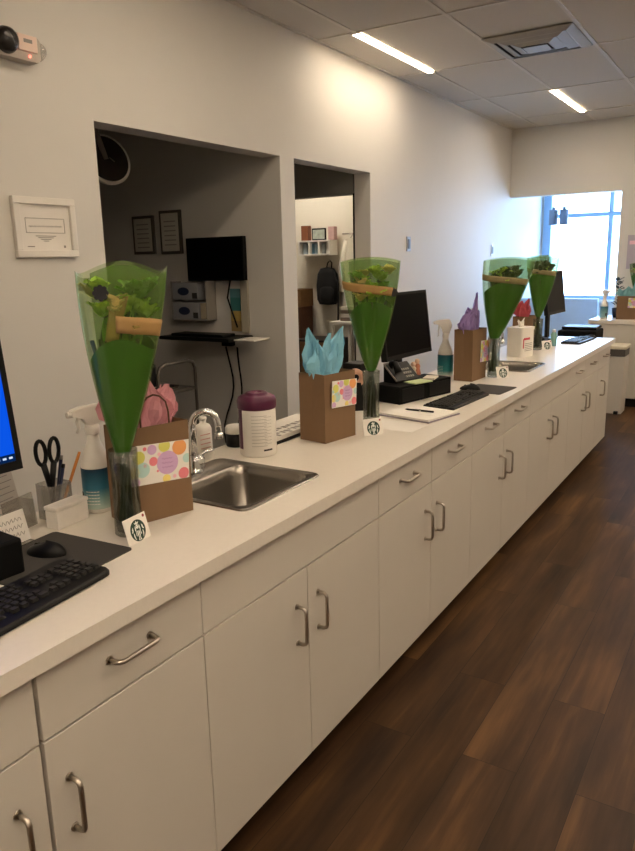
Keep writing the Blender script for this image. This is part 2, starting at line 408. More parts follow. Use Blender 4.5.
for (h0, h1, k0, k1) in x0h:
    b.bx(XB, xa, ya, k0, .876, ZT); b.bx(XB, h0, k0, k1, .876, ZT)
    if h1 < xa-1e-4 or h1 > xa+1e-4:
        if h1 < xa: b.bx(h1, xa, k0, k1, .876, ZT)
    ya = k1
b.bx(XB, xa, ya, YE, .876, ZT)
bmesh.ops.remove_doubles(b.bm, verts=b.bm.verts[:], dist=1e-5)
wt = obj('worktop', b, TOP); tag(wt, 'long cream laminate worktop running over the white cabinets', 'worktop')

def sink(i, label):
    x0, x1, y0, y1 = SK[i]; w = x1-x0; h = y1-y0
    t = thing('sink', label, 'sink', (x0, y0, ZT), 0, 'steel sinks in the worktop')
    b = B(); a0, a1, c0, c1 = .105, w-.028, .03, h-.03; n = 6
    if i == 1: pass
    L = [rrect(0, w, 0, h, .03, .0005, n), rrect(.003, w-.003, .003, h-.003, .03, .005, n), rrect(.009, w-.009, .009, h-.009, .03, .0055, n),
         rrect(.014, w-.014, .014, h-.014, .03, .003, n), rrect(a0-.006, a1+.006, c0-.006, c1+.006, .055, .003, n), rrect(a0, a1, c0, c1, .055, -.003, n),
         rrect(a0+.006, a1-.006, c0+.006, c1-.006, .055, -.03, n), rrect(a0+.018, a1-.018, c0+.018, c1-.018, .06, -.135, n), rrect(a0+.03, a1-.03, c0+.03, c1-.03, .06, -.155, n),
         rrect(a0+.06, a1-.06, c0+.06, c1-.06, .06, -.163, n)]
    b.loops(L, cap_end=True); obj('basin', b, STEEL, t, fixn=False)
    b = B(); b.lathe([(0, 0), (.018, 0), (.022, .003), (.04, .003), (.043, 0)], 24, Matrix.Translation(((a0+a1)/2, h/2, -.1625))); obj('drain', b, CHROME, t)
    return t
sink(0, 'stainless steel sink beside the purple-lidded canister')
sink(1, 'far stainless steel sink beside the square white tub')
def faucet(loc, rz, label):
    t = thing('faucet', label, 'faucet', loc, rz, 'chrome faucets')
    b = B(); b.lathe([(0, 0), (.026, 0), (.027, .006), (.02, .012), (.016, .03), (.014, .06), (0, .06)], 24); obj('base', b, CHROME, t)
    b = B(); pts = [(0, 0, .05), (0, 0, .16)] + [(.042-.042*math.cos(R(a)), 0, .16+.045*math.sin(R(a))) for a in range(20, 181, 20)] + [(.085, 0, .13)]
    b.tube(pts, [.014, .0125]+[.0115]*(len(pts)-2), 14); b.tube([(.085, 0, .134), (.085, 0, .112)], .0145, 14); obj('spout', b, CHROME, t)
    b = B(); b.lathe([(0, 0), (.019, 0), (.02, .004), (.019, .032), (.012, .04), (0, .041)], 20, Matrix.Translation((.012, .062, 0)))
    b.tube([(.012, .062, .034), (.03, .072, .05), (.062, .085, .056)], [.007, .006, .005], 10); obj('lever_handle', b, CHROME, t)
faucet((-.488, 1.725, ZT+.003), R(38), 'chrome gooseneck faucet behind the near sink')
faucet((-.47, 4.62, ZT+.003), R(38), 'chrome gooseneck faucet behind the far sink')

# ------------------------------------------------------------------ goods on the worktop
def siren(M, r, parent):
    """round dark emblem with a crowned long-haired two-tailed figure in white"""
    e_ = B()
    def P(poly, mi, h=.0004): e_.prism([(x*r, y*r) for x, y in poly], .0001, h, M, mi)
    P(disc2(0, 0, 1, 36), 0, .0003)
    P([(-.22, .60), (-.30, .80), (-.13, .70), (0, .90), (.13, .70), (.30, .80), (.22, .60)], 1)
    P(disc2(0, .36, .19, 16, 1, 1.15), 1)
    for s in (-1, 1):
        P([(s*x, y) for x, y in ((.24, .50), (.33, .38), (.36, .14), (.31, -.10), (.36, -.38), (.30, -.50), (.25, -.3), (.25, 0), (.22, .2))], 1)
        P([(s*x, y) for x, y in ((.58, .46), (.74, .26), (.72, .12), (.84, -.02), (.68, -.05), (.58, .14))], 1)
        P([(s*x, y) for x, y in ((.56, -.12), (.64, -.14), (.68, -.40), (.56, -.70), (.48, -.78), (.54, -.45))], 1)
        P([(s*x, y) for x, y in ((.03, -.05), (.14, .02), (.17, -.3), (.11, -.66), (.2, -.88), (.05, -.92))], 1)
    for s in (-1, 1): P([(s*.05, .38), (s*.14, .40), (s*.14, .44), (s*.05, .43)], 0, .0006)
    P([(-.07, .22), (.07, .22), (.05, .19), (-.05, .19)], 0, .0006)
    return obj('round_emblem', e_, [EMBG, EMBW], parent)
def gift_card(loc, rz, label, w=.084, h=.066):
    t = thing('gift_card', label, 'gift card', loc, rz, 'white gift cards with a round green emblem')
    b = B(); b.box((0, 0, 0), (.0009, w, h)); k = obj('card', b, PAPER, t)
    k.location = (-.009, 0, h/2*.966); k.rotation_euler = (0, R(-15), 0)
    siren(frameM((.0006, .002, -.005), (0, 1, 0), (0, 0, 1)), .0275, k)
    b = B(); b.prism(disc2(w/2-.009, h/2-.008, .004, 14), 0, .0004, frameM((.0005, 0, 0), (0, 1, 0), (0, 0, 1)), 0); obj('red_dot', b, RDOT, k)
    return t
GC = 'white gift cards'
gift_card((-.213, 1.205, ZT), R(6), 'white card with round green emblem leaning on the nearest vase')
gift_card((-.205, 2.46, ZT), R(-36), 'white card with round green emblem by the second vase, beside the blue-tissue bag')
gift_card((-.178, 4.005, ZT), R(-36), 'white card with round green emblem at the third vase, by the purple-tissue bag')
gift_card((-.285, 5.37, ZT), R(-40), 'tiny far white card with round green emblem at the fourth vase')

def vase(loc, label, h=.225, r=.036):
    t = thing('glass_vase', label, 'vase', loc, 0, 'slim glass vases holding bouquets')
    b = B(); b.lathe([(0, .001), (r-.004, 0), (r, .004), (r*.97, .05), (r*.93, h*.6), (r*1.02, h), (r*1.02-.003, h), (r*.93-.003, h*.6), (r*.97-.003, .05), (r-.006, .012), (0, .012)], 32)
    obj('body', b, GLASS, t)
    return t
def leafquad(b, base, d, up, L, w, mi, curl=.3, n=5):
    d = Vector(d).normalized(); up = Vector(up); s = d.cross(up).normalized(); base = Vector(base); u2 = s.cross(d)
    def f(u, v):
        ww = w*math.sin(PI*min(1, .08+.92*u))**.7
        return base + d*L*u + s*ww*(v-.5) + u2*(-curl*L*u*u + abs(v-.5)*w*.35)
    b.grid(f, n, 2, mi)
def bouquet(loc, label, lean=(0, 0), hw=.118, hd=.062, rz=0, h=.45, z0=.20, seed=1, rim=None, band='front', dark=False, green_to=.58, emblem=True):
    rnd = random.Random(seed)
    t = thing('bouquet', label, 'bouquet', loc, rz, 'wrapped flower bouquets in vases')
    lx, ly = lean
    rim = rim or (lambda a: .012*math.cos(3*a))
    def P(a, f, k=1.0, ex=0):
        z = z0 + h*f
        g = 1 - .83*max(0, 1-f)**1.6
        fold = 1 + (.10*abs(math.sin(3.5*a+.6)) + .05*math.sin(11*a))*(.4+.6*f)
        x = hd*g*k*math.cos(a)*fold*1.0; y = hw*g*k*math.sin(a)
        # a flattened sleeve: creased at both sides
        sh = abs(math.cos(a))**.8; x = (hd*g*k+.004)*math.copysign(sh, math.cos(a))*fold
        return (x + lx*f, y + ly*f, z)
    n = 40
    b = B()
    for k in range(9):
        a = k*2.4+rnd.random()*.6; rr = .008+.013*(k % 3)/2
        p0 = (rr*math.cos(a), rr*math.sin(a), .02); p1 = (rr*.6*math.cos(a+2), rr*.6*math.sin(a+2), z0+.02); p2 = (rr*2.5*math.cos(a)+lx*.6, rr*3.5*math.sin(a)+ly*.6, z0+h*.62)
        s = B(); s.tube([p0, p1, p2], .0052, 8); obj('stem', s, STEM, t)
    b.free() if hasattr(b, 'free') else b.bm.free()
    # green paper wrap
    b = B()
    def gw(u, v):
        a = 2*PI*u; top = green_to + .05*math.cos(a*2+.5) + .03*math.sin(a)
        return P(a, top*v, .94)
    b.grid(gw, n, 12, wrap=True); obj('green_wrap', b, GWRAP, t)
    b = B()
    def fl(u, v):
        a = 2*PI*u; return P(a, (.02 + (.98+rim(a))*v), 1.0)
    b.grid(fl, n, 12, wrap=True); sl = obj('sleeve', b, FILM, t)
    # tinted back and side panel of the sleeve
    b = B()
    def bk(u, v):
        a = R(75) + R(150)*u
        return P(a, (.45 + (.53+rim(a)*.9)*v), .965)
    b.grid(bk, 26, 10); obj('tinted_panel', b, FILMG, t)
    # kraft band
    b = B()
    a0, a1, f0, f1 = {'front': (R(-10), R(88), .66, .62), 'wide': (R(-92), R(62), .74, .66)}[band]
    def kb(u, v):
        a = a0+(a1-a0)*u; f = f0+(f1-f0)*u + (.085 if band == 'front' else .075)*v
        return P(a, f, 1.012)
    b.grid(kb, 18, 3); obj('kraft_band', b, KRAFTL if not dark else mat('olive kraft band', '#8c8358', .7, var=.07), t, solid=.0008)
    if emblem:
        a, f = (R(-28), .86) if band == 'front' else (R(52), .70)
        p = Vector(P(a, f, 1.03)); b = B()
        M = frameM(p, (-.25 if band != 'front' else .25, 1, 0), (0.05, 0, 1))
        for q in range(8):
            c = (.013*math.cos(q*PI/4), .013*math.sin(q*PI/4)); b.prism(disc2(c[0], c[1], .0062, 10), 0, .0008, M)
        b.prism(disc2(0, 0, .009, 14), 0, .001, M); obj('lace_sticker', b, PRINTD, t)
    # flower heads and leaves inside
    for k in range(20):
        a = -1.3+2.6*rnd.random() if k < 15 else rnd.random()*6.28; q = rnd.uniform(.25, .72); f = rnd.uniform(.63, .86)
        c = Vector(P(a, f, q)); s = B()
        for j in range(10):
            th = j*2.4; d = Vector((math.cos(th)*.8, math.sin(th)*.8, .7+.9*rnd.random()))
            leafquad(s, c, d, (0, 0, 1), rnd.uniform(.034, .052), .040, 0, .25)
        m = (PETALG, PETAL, PETALG, LEAF)[k % 4] if not dark else (LEAFD, LEAFD, PETALG, LEAFD)[k % 4]
        obj('flower_head', s, m, t)
    for k in range(8):
        a = -1.5+3*rnd.random(); s = B(); c = Vector(P(a, rnd.uniform(.5, .62), .4))
        leafquad(s, c, (.2*math.cos(a), .35*math.sin(a), 1), (math.cos(a), math.sin(a), .2), rnd.uniform(.09, .13), .045, 0, .1)
        obj('leaf', s, (LEAF, LEAFD, LEAF)[k % 3] if not dark else LEAFD, t)
    if band == 'front':
        b = B()
        def kp(u, v):
            p = Vector(P(R(-32)+R(24)*u+R(16)*v, .60+.24*v, .90)); return p
        b.grid(kp, 6, 6); obj('kraft_liner', b, KRAFTL, t, solid=.0008)
    return t
def rim1(a):   # peaks at the right side, at the front middle, lower at the left
    d = lambda c, w: math.exp(-((math.atan2(math.sin(a-c), math.cos(a-c)))/w)**2)
    return .05*d(R(90), .35) + .085*d(R(0), .45) + .035*d(R(-90), .35) + .085*d(R(180), .9) - .07
def rim2(a): return .02*math.cos(2*a)-.01
vase((-.280, 1.232, ZT), 'slim glass vase of stems nearest the camera, before the pink-tissue bag')
bouquet((-.280, 1.232, ZT+.012), 'green wrapped bouquet nearest the camera with pale yellow flowers and black lace sticker', lean=(0, .035), rim=rim1, seed=3, hw=.108, h=.47, rz=R(-41))
vase((-.313, 2.645, ZT), 'slim glass vase of stems right of the blue-tissue bag')
bouquet((-.313, 2.645, ZT+.012), 'green wrapped bouquet with full kraft band, second from the camera', lean=(0, .0), rim=rim2, band='wide', seed=5, hw=.122, h=.455, z0=.215, rz=R(-55))
vase((-.243, 4.02, ZT), 'slim glass vase of stems right of the purple-tissue bag')
bouquet((-.243, 4.02, ZT+.012), 'green wrapped bouquet with dark leaves, third from the camera', lean=(0, .075), rim=rim2, band='wide', seed=8, hw=.145, rz=R(-58), dark=True, h=.45, z0=.205, green_to=.66, emblem=False)
vase((-.355, 5.34, ZT), 'slim glass vase beside the square white tub, far along the worktop')
bouquet((-.355, 5.34, ZT+.012), 'farthest green wrapped bouquet on the worktop, before the far monitor', lean=(0, .02), rim=rim2, band='wide', seed=9, hw=.115, rz=R(-65), dark=True, h=.43, z0=.23, green_to=.7, emblem=False)

def tissue(b, w, d, z, petals, seed, mi=0):
    """crumpled paper blades rising out of the bag: (y, x, lean_y, lean_x, height, width, bluntness)"""
    rnd = random.Random(seed)
    for (py, px, ly, lx, H, Wd, bl) in petals:
        nu, nv = 8, 7
        jit = [[(rnd.uniform(-1, 1), rnd.uniform(-1, 1), rnd.uniform(-1, 1)) for _ in range(nv+1)] for _ in range(nu+1)]
        th = rnd.uniform(-.5, .5); fo = rnd.uniform(.15, .4)*rnd.choice((-1, 1))
        def f(u, v):
            q = jit[int(round(u*nu))][int(round(v*nv))]; t = 2*u-1
            ww = Wd/2*(.62+.5*math.sin(PI*v**.75))*max(.06, 1-v**bl)**.8
            yy = t*ww; xx = fo*abs(t)*ww*1.3 + .012*math.sin(5*t+seed)*(1-v)
            c = math.cos(th); s_ = math.sin(th); k = .006*(.4+.6*v); g = min(1, .45+1.1*v); yy *= g; xx *= g
            X = px*d + lx*v**1.4 + xx*c - yy*s_ + k*q[0]; Yv = py*w + ly*v**1.3 + yy*c + xx*s_ + k*q[1]; Z = z-.04+(H+.04)*v + k*q[2]
            if Z < z+.012: X = max(-d/2+.003, min(d/2-.003, X)); Yv = max(-w/2+.003, min(w/2-.003, Yv))
            return (X, Yv, Z)
        b.grid(f, nu, nv, mi, smooth=False)
TB = [(-.28, -.1, -.045, 0, .175, .10, 3), (-.24, .08, -.03, .005, .11, .13, 3), (.02, .1, -.01, .01, .15, .10, 2.2), (.26, 0, .035, .01, .165, .10, 6), (.12, .10, .02, .005, .10, .12, 2), (.0, -.3, 0, -.01, .12, .14, 3)]
TP = [(-.30, 0, -.06, 0, .13, .11, 3), (-.05, .1, -.01, .01, .155, .13, 2.4), (.22, .15, .015, .01, .10, .12, 9), (.0, -.2, 0, -.01, .12, .16, 3), (.3, -.15, .01, 0, .09, .10, 7)]
TU = [(-.26, .05, -.02, 0, .10, .13, 7), (-.08, .12, 0, .005, .085, .17, 9), (.08, 0, .01, .0, .11, .17, 7), (.12, .05, .04, .0, .20, .06, 2.6), (.28, .1, .02, .005, .10, .11, 6), (.0, -.2, 0, 0, .12, .18, 6)]
TC = [(-.25, 0, -.02, 0, .10, .12, 3), (.1, .1, .0, .01, .13, .14, 3), (.3, -.1, .02, 0, .09, .11, 5), (0, -.2, 0, 0, .11, .15, 3)]
TT = [(-.3, 0, -.03, 0, .08, .12, 3), (0, .1, .0, .01, .10, .14, 4), (.2, 0, .03, .01, .15, .05, 2), (.3, -.1, .03, 0, .09, .11, 5), (0, -.2, 0, 0, .10, .15, 3)]
def gift_bag(loc, rz, w, d, h, tmat, label, petals, seed=1, handles=True):
    t = thing('gift_bag', label, 'gift bag', loc, rz, 'kraft gift bags with tissue paper')
    b = B(); e2 = .0012
    b.bx(-d/2, d/2, -w/2, w/2, 0, .002)
    b.bx(d/2-e2, d/2, -w/2, w/2, .002, h); b.bx(-d/2, -d/2+e2, -w/2, w/2, .002, h)
    for s in (-1, 1):   # gusseted sides
        y = s*w/2
        b.loops([[(-d/2+e2, y, z), (0, y - s*.012*(z/h), z), (d/2-e2, y, z), (d/2-e2, y-s*e2, z), (0, y-s*e2-s*.012*(z/h), z), (-d/2+e2, y-s*e2, z)] for z in (.002, h*.3, h)], smooth=False, cap_end=True)
    b.bx(d/2, d/2+.0006, -w/2, w/2, h*.30, h*.305)
    obj('paper_body', b, KRAFT, t)
    if handles:
        for s in (1, -1):
            b = B(); x = s*(d/2-.004)
            pts = [(x, -.042, h-.04), (x, -.042, h+.03), (x, -.036, h+.058), (x, -.018, h+.076), (x, 0, h+.081), (x, .018, h+.076), (x, .036, h+.058), (x, .042, h+.03), (x, .042, h-.04)]
            b.tube(pts, .0026, 8); obj('twisted_handle', b, mat('handle cord', '#5b3f2c', .8), t)
    b = B(); tissue(b, w-.012, d-.01, h-.004, petals, seed); obj('tissue_paper', b, tmat, t, solid=.0006)
    return t
def polka(loc, rz, w, h, label, tilt=-4, seed=1, fold=False):
    t = thing('greeting_card', label, 'greeting card', loc, rz, 'polka dot greeting cards on gift bags')
    b = B(); b.box((0, 0, 0), (.0012, w, h)); k = obj('card', b, PAPER, t); k.rotation_euler = (R(tilt), 0, 0)
    if fold:
        b = B(); b.box((-.0035, .003, -.003), (.001, w, h), rot=(0, 0, R(1.5))); obj('back_leaf', b, PAPER, k)
    b = B(); M = frameM((.0006, 0, 0), (0, 1, 0), (0, 0, 1))
    D = [(.12, -.02, .30, 0), (-.30, -.12, .19, 5), (-.36, .20, .165, 1), (.33, .33, .2, 2), (-.12, .06, .115, 3), (.40, -.36, .15, 3), (-.14, .36, .125, 0), (.07, .42, .16, 1), (-.44, -.16, .14, 4), (-.42, -.42, .12, 0), (.10, -.43, .11, 4), (.46, .02, .12, 5), (-.26, -.02, .05, 3), (-.05, -.2, .03, 3), (-.26, .40, .05, 3), (.24, -.40, .05, 6), (-.02, .22, .045, 6), (-.46, .1, .06, 5)]
    for cx, cy, r, m in D:
        q = []
        for x, y in disc2(cx*w, cy*h, r*h, 26):
            q.append((max(-w/2+.0004, min(w/2-.0004, x)), max(-h/2+.0004, min(h/2-.0004, y))))
        b.prism(q, 0, .00035, M, m)
    obj('dot_print', b, DOTC, k)
    b = B()
    for j in range(3):
        yy = -.02*h+(j-1)*-.11*h
        pts = [(.0012, .12*w+(-.10+.2*i/10)*w*.9, yy+.022*h*math.sin(i*2.1+j)) for i in range(11)]
        b.tube(pts, .0007, 6)
    obj('script_print', b, LILAC2, k)
    return t
def bagpt(c, rz, x, y, z): return (c[0]+x*math.cos(rz)-y*math.sin(rz), c[1]+x*math.sin(rz)+y*math.cos(rz), z)
c1, r1 = (-.3325, 1.371), R(-17.3)
gift_bag((c1[0], c1[1], ZT), r1, .194, .11, .262, PINK, 'brown paper gift bag with pink tissue, behind the nearest vase', TP, 2)
polka(bagpt(c1, r1, .0575, .004, ZT+.158), r1, .176, .108, 'polka dot greeting card on the front of the pink-tissue bag', -3)
c2, r2 = (-.352, 2.355), R(-10.2)
gift_bag((c2[0], c2[1], ZT), r2, .18, .13, .262, BLUE, 'brown paper gift bag with pale blue tissue beside the second bouquet', TB, 4, handles=False)
polka(bagpt(c2, r2, .0745, .014, ZT+.182), r2, .145, .10, 'polka dot greeting card on the blue-tissue bag', -3, fold=True)
c3, r3 = (-.342, 3.905), R(-3.8)
gift_bag((c3[0], c3[1], ZT), r3, .19, .11, .285, PURPLE, 'brown paper gift bag with purple tissue beside the white spray bottle', TU, 6, handles=False)
polka(bagpt(c3, r3, .0595, .062, ZT+.155), r3, .11, .12, 'small greeting card hanging on the purple-tissue bag', -3)
c4, r4 = (-.47, 5.40), R(-4)
gift_bag((c4[0], c4[1], ZT), r4, .19, .11, .24, RED, 'brown paper gift bag with coral pink tissue behind the square white tub', TC, 7, handles=False)
polka(bagpt(c4, r4, .0595, .10, ZT+.13), r4, .10, .12, 'pale greeting card on the coral-tissue bag at the far bouquet', -6)

def spray(loc, rz, label, r=.041, h=.305, lab=None):
    t = thing('spray_bottle', label, 'spray bottle', loc, rz, 'trigger spray bottles')
    b = B(); b.lathe([(0, .002), (r-.006, 0), (r, .006), (r, .125), (r*.98, .14), (r*.8, .165), (r*.46, .20), (r*.40, .215), (r*.40, .232), (0, .232)], 32); obj('bottle', b, WHITE if lab != 'low' else WHITE, t)
    b = B(); b.lathe([(r-.004, .012), (r+.0005, .013), (r+.0008, .016), (r+.0008, .127), (r+.0005, .129), (r-.004, .13)], 32); l_ = obj('label', b, LABA, t)
    b = B()
    for k in range(6):
        a = R(-35) + .0; 
        for (aa, zz, ww) in ((R(-52), .03+.007*k, .5), ):
            pass
    for k in range(5):
        for q in range(5):
            a = R(-75+11*q); rr = r+.0012; z = .028+.009*k
            b.box((rr*math.cos(a), rr*math.sin(a), z), (.0006, .0065, .002), rot=(0, 0, a))
    obj('fine_print', b, PAPER, l_)
    b = B()
    for q in range(6):
        a = R(-120+4*q); rr = r+.0012; b.box((rr*math.cos(a), rr*math.sin(a), .045), (.0006, .0018, .03), rot=(0, 0, a))
    obj('bar_print', b, PRINTD, l_)
    b = B(); b.lathe([(0, .222), (.019, .222), (.02, .226), (.02, .245), (.016, .25), (0, .25)], 24); obj('collar', b, WHITE, t)
    M = frameM((-.0125, 0, 0), (0, 1, 0), (0, 0, 1))
    b = B()
    prof = [(.02, .248), (.024, .275), (.035, .288), (.034, .298), (.02, h), (-.03, h-.001), (-.06, h-.007), (-.064, h-.012), (-.064, h-.026), (-.05, h-.028), (-.03, h-.032), (-.018, .25)]
    b.prism(prof, 0, .025, M); bmesh.ops.bevel(b.bm, geom=b.bm.edges[:], offset=.003, segments=2, affect='EDGES'); obj('trigger_head', b, WHITE, t)
    b = B(); b.tube([(0, -.036, h-.028), (0, -.043, .262), (0, -.040, .244), (0, -.047, .232)], [.006, .006, .005, .004], 8); obj('trigger', b, WHITE, t)
    b = B(); b.tube([(0, -.062, h-.019), (0, -.072, h-.019)], .0085, 12); obj('nozzle', b, WHITE, t)
    return t
LABA = ramp_label('bottle label', .014, .13, [(0, '#b9cfc4'), (.22, '#8fb2ae'), (.5, '#2f6f86'), (1, '#10344a')])
spray((-.495, 1.325, ZT), R(-10), 'white trigger spray bottle left of the pink-tissue bag', h=.305)
LABA = ramp_label('teal bottle label', .014, .13, [(0, '#cfe0d8'), (.2, '#2f8a8c'), (.6, '#1d6f78'), (1, '#134e5e')])
spray((-.50, 3.93, ZT), R(-60), 'white trigger spray bottle left of the purple-tissue bag', h=.33, r=.045)

# canister with plum lid
t = thing('wipes_canister', 'white round canister with purple lid behind the near sink', 'canister', (-.452, 2.03, ZT), R(-40))
b = B(); b.lathe([(0, .001), (.062, 0), (.067, .005), (.067, .17), (.064, .176), (0, .176)], 40); cb = obj('tub', b, WHITE, t)
b = B(); b.lathe([(0, .170), (.0685, .170), (.0705, .174), (.0705, .198), (.066, .21), (.052, .218), (.042, .219), (.040, .224), (.036, .227), (.020, .227), (.018, .222), (0, .222)], 40); obj('lid', b, MAROON, t)
def wrapbars(b, rr, items):
    for a, z, w, h in items:
        n = max(1, int(w/.008))
        for k in range(n):
            aa = R(a) + (k-(n-1)/2)*(w/n)/rr; b.box((rr*math.cos(aa), rr*math.sin(aa), z), (.0006, w/n*1.02, h), rot=(0, 0, aa))
b = B(); wrapbars(b, .0672, [(-8, .15-.012*k, .056, .0012) for k in range(10)] + [(20, .15-.012*k-.005, .03, .0008) for k in range(9)]); obj('fine_print', b, PRINT, cb)
b = B(); wrapbars(b, .0673, [(8, .026, .010, .006), (18, .026, .012, .006), (29, .026, .011, .006)]); obj('bold_print', b, PRINTD, cb)
b = B(); wrapbars(b, .0672, [(-78, .10, .03, .145)]); obj('plum_stripe', b, MAROON, cb)

# white soap bottle, tub, tray behind the sink
t = thing('soap_bottle', 'white soap bottle standing right behind the near faucet', 'bottle', (-.578, 1.88, ZT), R(-35))
b = B(); b.lathe([(0, .001), (.027, 0), (.03, .004), (.03, .11), (.024, .125), (.012, .13), (.012, .142), (0, .142)], 28, sx=.8); q = obj('bottle', b, WHITE, t)
b = B()
for k in range(5): b.box((.0245, 0, .03+.016*k), (.001, .036, .003), rot=(R(7), 0, 0))
obj('label_print', b, mat('pinkish print', '#cf9f93', .6), q)
b = B(); b.cyl((0, 0, .142), .014, .012, bev=.002); obj('cap', b, WHITE, t)
t = thing('round_tub', 'short black tub with white lid behind the faucet', 'tub', (-.598, 2.085, ZT))
b = B(); b.lathe([(0, .001), (.035, 0), (.038, .004), (.038, .05), (0, .05)], 32); obj('tub', b, BLACK, t)
b = B(); b.lathe([(0, .051), (.04, .051), (.041, .054), (.04, .07), (.034, .078), (0, .08)], 32); obj('lid', b, WHITE, t)
t = thing('paper_tray', 'long white printed strip on a black base, between canister and blue-tissue bag', 'tray', (-.548, 2.335, ZT), 0)
b = B(); b.bx(-.085, .088, -.22, .22, 0, .012, bev=.002); obj('black_base', b, BLACK, t)
b = B(); b.bx(-.085, .085, -.22, .22, .012, .03, bev=.002); q = obj('white_strip', b, PAPER, t)
b = B()
for k in range(16): b.bx(.045, .06+.012*(k % 3), -.205+.026*k, -.19+.026*k, .0295, .0304)
for k in range(12): b.bx(.0, .02+.008*(k % 2), -.20+.034*k, -.178+.034*k, .0295, .0304)
obj('line_print', b, PRINT, q)

# ---------------- near desk set
def monitor(loc, rz, w, h, zb, label, on, tilt):
    t = thing('computer_monitor', label, 'monitor', loc, rz, 'computer monitors on the worktop')
    b = B(); b.bx(-.12, .0, -.11, .11, 0, .012, bev=.004); obj('stand_base', b, BLACK, t)
    b = B(); b.bx(-.075, -.05, -.03, .03, .012, zb+h*.45, bev=.004); obj('stand_neck', b, BLACK, t)
    b = B(); b.bx(-.02, .012, -w/2, w/2, 0, h, bev=.004); b.bx(-.06, -.02, -.05, .05, h*.2, h*.45)
    b.bx(.012, .0145, -w/2, w/2, 0, .022); b.bx(.012, .0145, -w/2, w/2, h-.014, h); b.bx(.012, .0145, -w/2, -w/2+.014, .022, h-.014); b.bx(.012, .0145, w/2-.014, w/2, .022, h-.014)
    k = obj('housing', b, BLACK, t); k.location = (0, 0, zb); k.rotation_euler = (0, R(-tilt), 0)
    b = B(); b.bx(.0122, .013, -w/2+.014, w/2-.014, .022 if not on else .040, h-.014); obj('screen', b, SCREENB if on else SCREENOFF, k)
    if on:
        b = B(); b.bx(.0122, .013, -w/2+.014, w/2-.014, .022, .040); tb = obj('taskbar', b, TASKB, k)
        b = B()
        for j in range(4): b.bx(.013, .0134, w/2-.03-.016*j, w/2-.021-.016*j, .029, .034)
        obj('taskbar_icon', b, ICON, tb)
    return t
monitor((-.45, .775, ZT), R(-4), .535, .325, .205, 'black monitor with bright blue screen, cut by the left edge', True, 6)
monitor((-.515, 3.45, ZT), R(-3), .50, .335, .175, 'black switched-off monitor behind the second bouquet', False, 7)
monitor((-.42, 6.10, ZT), R(-3), .46, .345, .205, 'dark monitor at the far end of the worktop, behind the farthest bouquet', False, 7)

KEYS = {}
def keyboard(loc, rz, label, L=.45, D=.155, individual=True):
    t = thing('keyboard', label, 'keyboard', loc, rz, 'black computer keyboards')
    b = B()
    b.loops([rrect(-D/2, D/2, -L/2, L/2, .02, 0), rrect(-D/2, D/2, -L/2, L/2, .02, .008), rrect(-D/2+.003, D/2-.004, -L/2+.003, L/2-.003, .018, .0125)], cap_end=True, cap_start=True, smooth=False)
    obj('case', b, BLACK, t)
    if 'k' not in KEYS:
        q = B(); q.loops([rrect(-.0078, .0078, -.0078, .0078, .002, 0, 2), rrect(-.0064, .0064, -.0064, .0064, .002, .007, 2)], cap_end=True, smooth=False)
        o = obj('key', q, KEYM); KEYS['k'] = o.data; bpy.data.objects.remove(o)
    rows = [-.055, -.034, -.0155, .003, .0215, .040]
    def addkey(x, y, sy=1):
        o = bpy.data.objects.new('key', KEYS['k']); C.objects.link(o); o.parent = t; o.location = (x, y, .0125); o.scale = (1, sy, 1)
    for ri, x in enumerate(rows):
        n = 15
        ys = [-.205+.0188*j for j in range(n)]
        if ri == 5:   # space row
            for y, s in ((-.20, 1.4), (-.174, 1.1), (-.15, 1.1), (-.083, 5.6), (-.016, 1.1), (.008, 1.1), (.032, 1.1), (.057, 1.4)): addkey(x, y, s)
        else:
            for y in ys:
                if ri == 0 and int((y+.205)/.0188+.5) in (1, 6, 11): continue
                if ri in (2, 3) and y > .04: continue
                addkey(x, y)
        if ri in (1, 2):
            for j in range(3): addkey(x, .086+.0188*j)
        if ri == 4: addkey(x, .105)
        if ri == 5:
            for j in range(3): addkey(x, .086+.0188*j)
        if ri > 0:
            for j in range(4): addkey(x, .152+.0188*j)
    return t
def mouse(loc, rz, label):
    t = thing('computer_mouse', label, 'mouse', loc, rz, 'black computer mice')
    b = B()
    def f(u, v):
        a = 2*PI*u; g = v*PI/2
        return (.054*math.cos(a)*math.cos(g)*(1), .031*math.sin(a)*math.cos(g)*(1-.12*math.cos(a)), .028*math.sin(g)*(1+.18*math.cos(a)))
    b.grid(f, 28, 8, wrap=True); b.prism(disc2(0, 0, 1, 28, .053, .030), 0, .001)
    q = obj('shell', b, BLACK, t)
    b = B(); b.cyl((-.026, -.003, .017), .007, .006, 14, M=Matrix.Rotation(R(-90), 4, 'X')); obj('scroll_wheel', b, GREYP, t)
    return t
def pad(loc, rz, dx, dy, label):
    b = B(); b.loops([rrect(-dx/2, dx/2, -dy/2, dy/2, .012, 0), rrect(-dx/2, dx/2, -dy/2, dy/2, .012, .003)], cap_end=True, cap_start=True, smooth=False)
    single('mouse_pad', b, GREYP, label, 'mouse pad', loc, rz, 'grey mouse pads')
pad((-.315, 1.01, ZT), R(4), .27, .28, 'dark grey mouse pad under the near keyboard and mouse')
keyboard((-.178, .80, ZT+.0032), R(5.5), 'black keyboard at the front left, over the near mouse pad')
mouse((-.355, 1.035, ZT+.0032), R(12), 'black mouse on the near mouse pad, beside the black box')
b = B(); b.bx(-.06, .06, -.11, .11, 0, .085, bev=.006); b.bx(-.03, .03, -.06, .06, .085, .087)
single('black_box', b, BLACKM, 'small plain black box at the left edge by the near keyboard', 'box', (-.375, .835, ZT), R(-4))
t = thing('business_card_stand', 'low white card stand with grey handwriting under the blue-screen monitor', 'card stand', (-.468, .985, ZT), R(3))
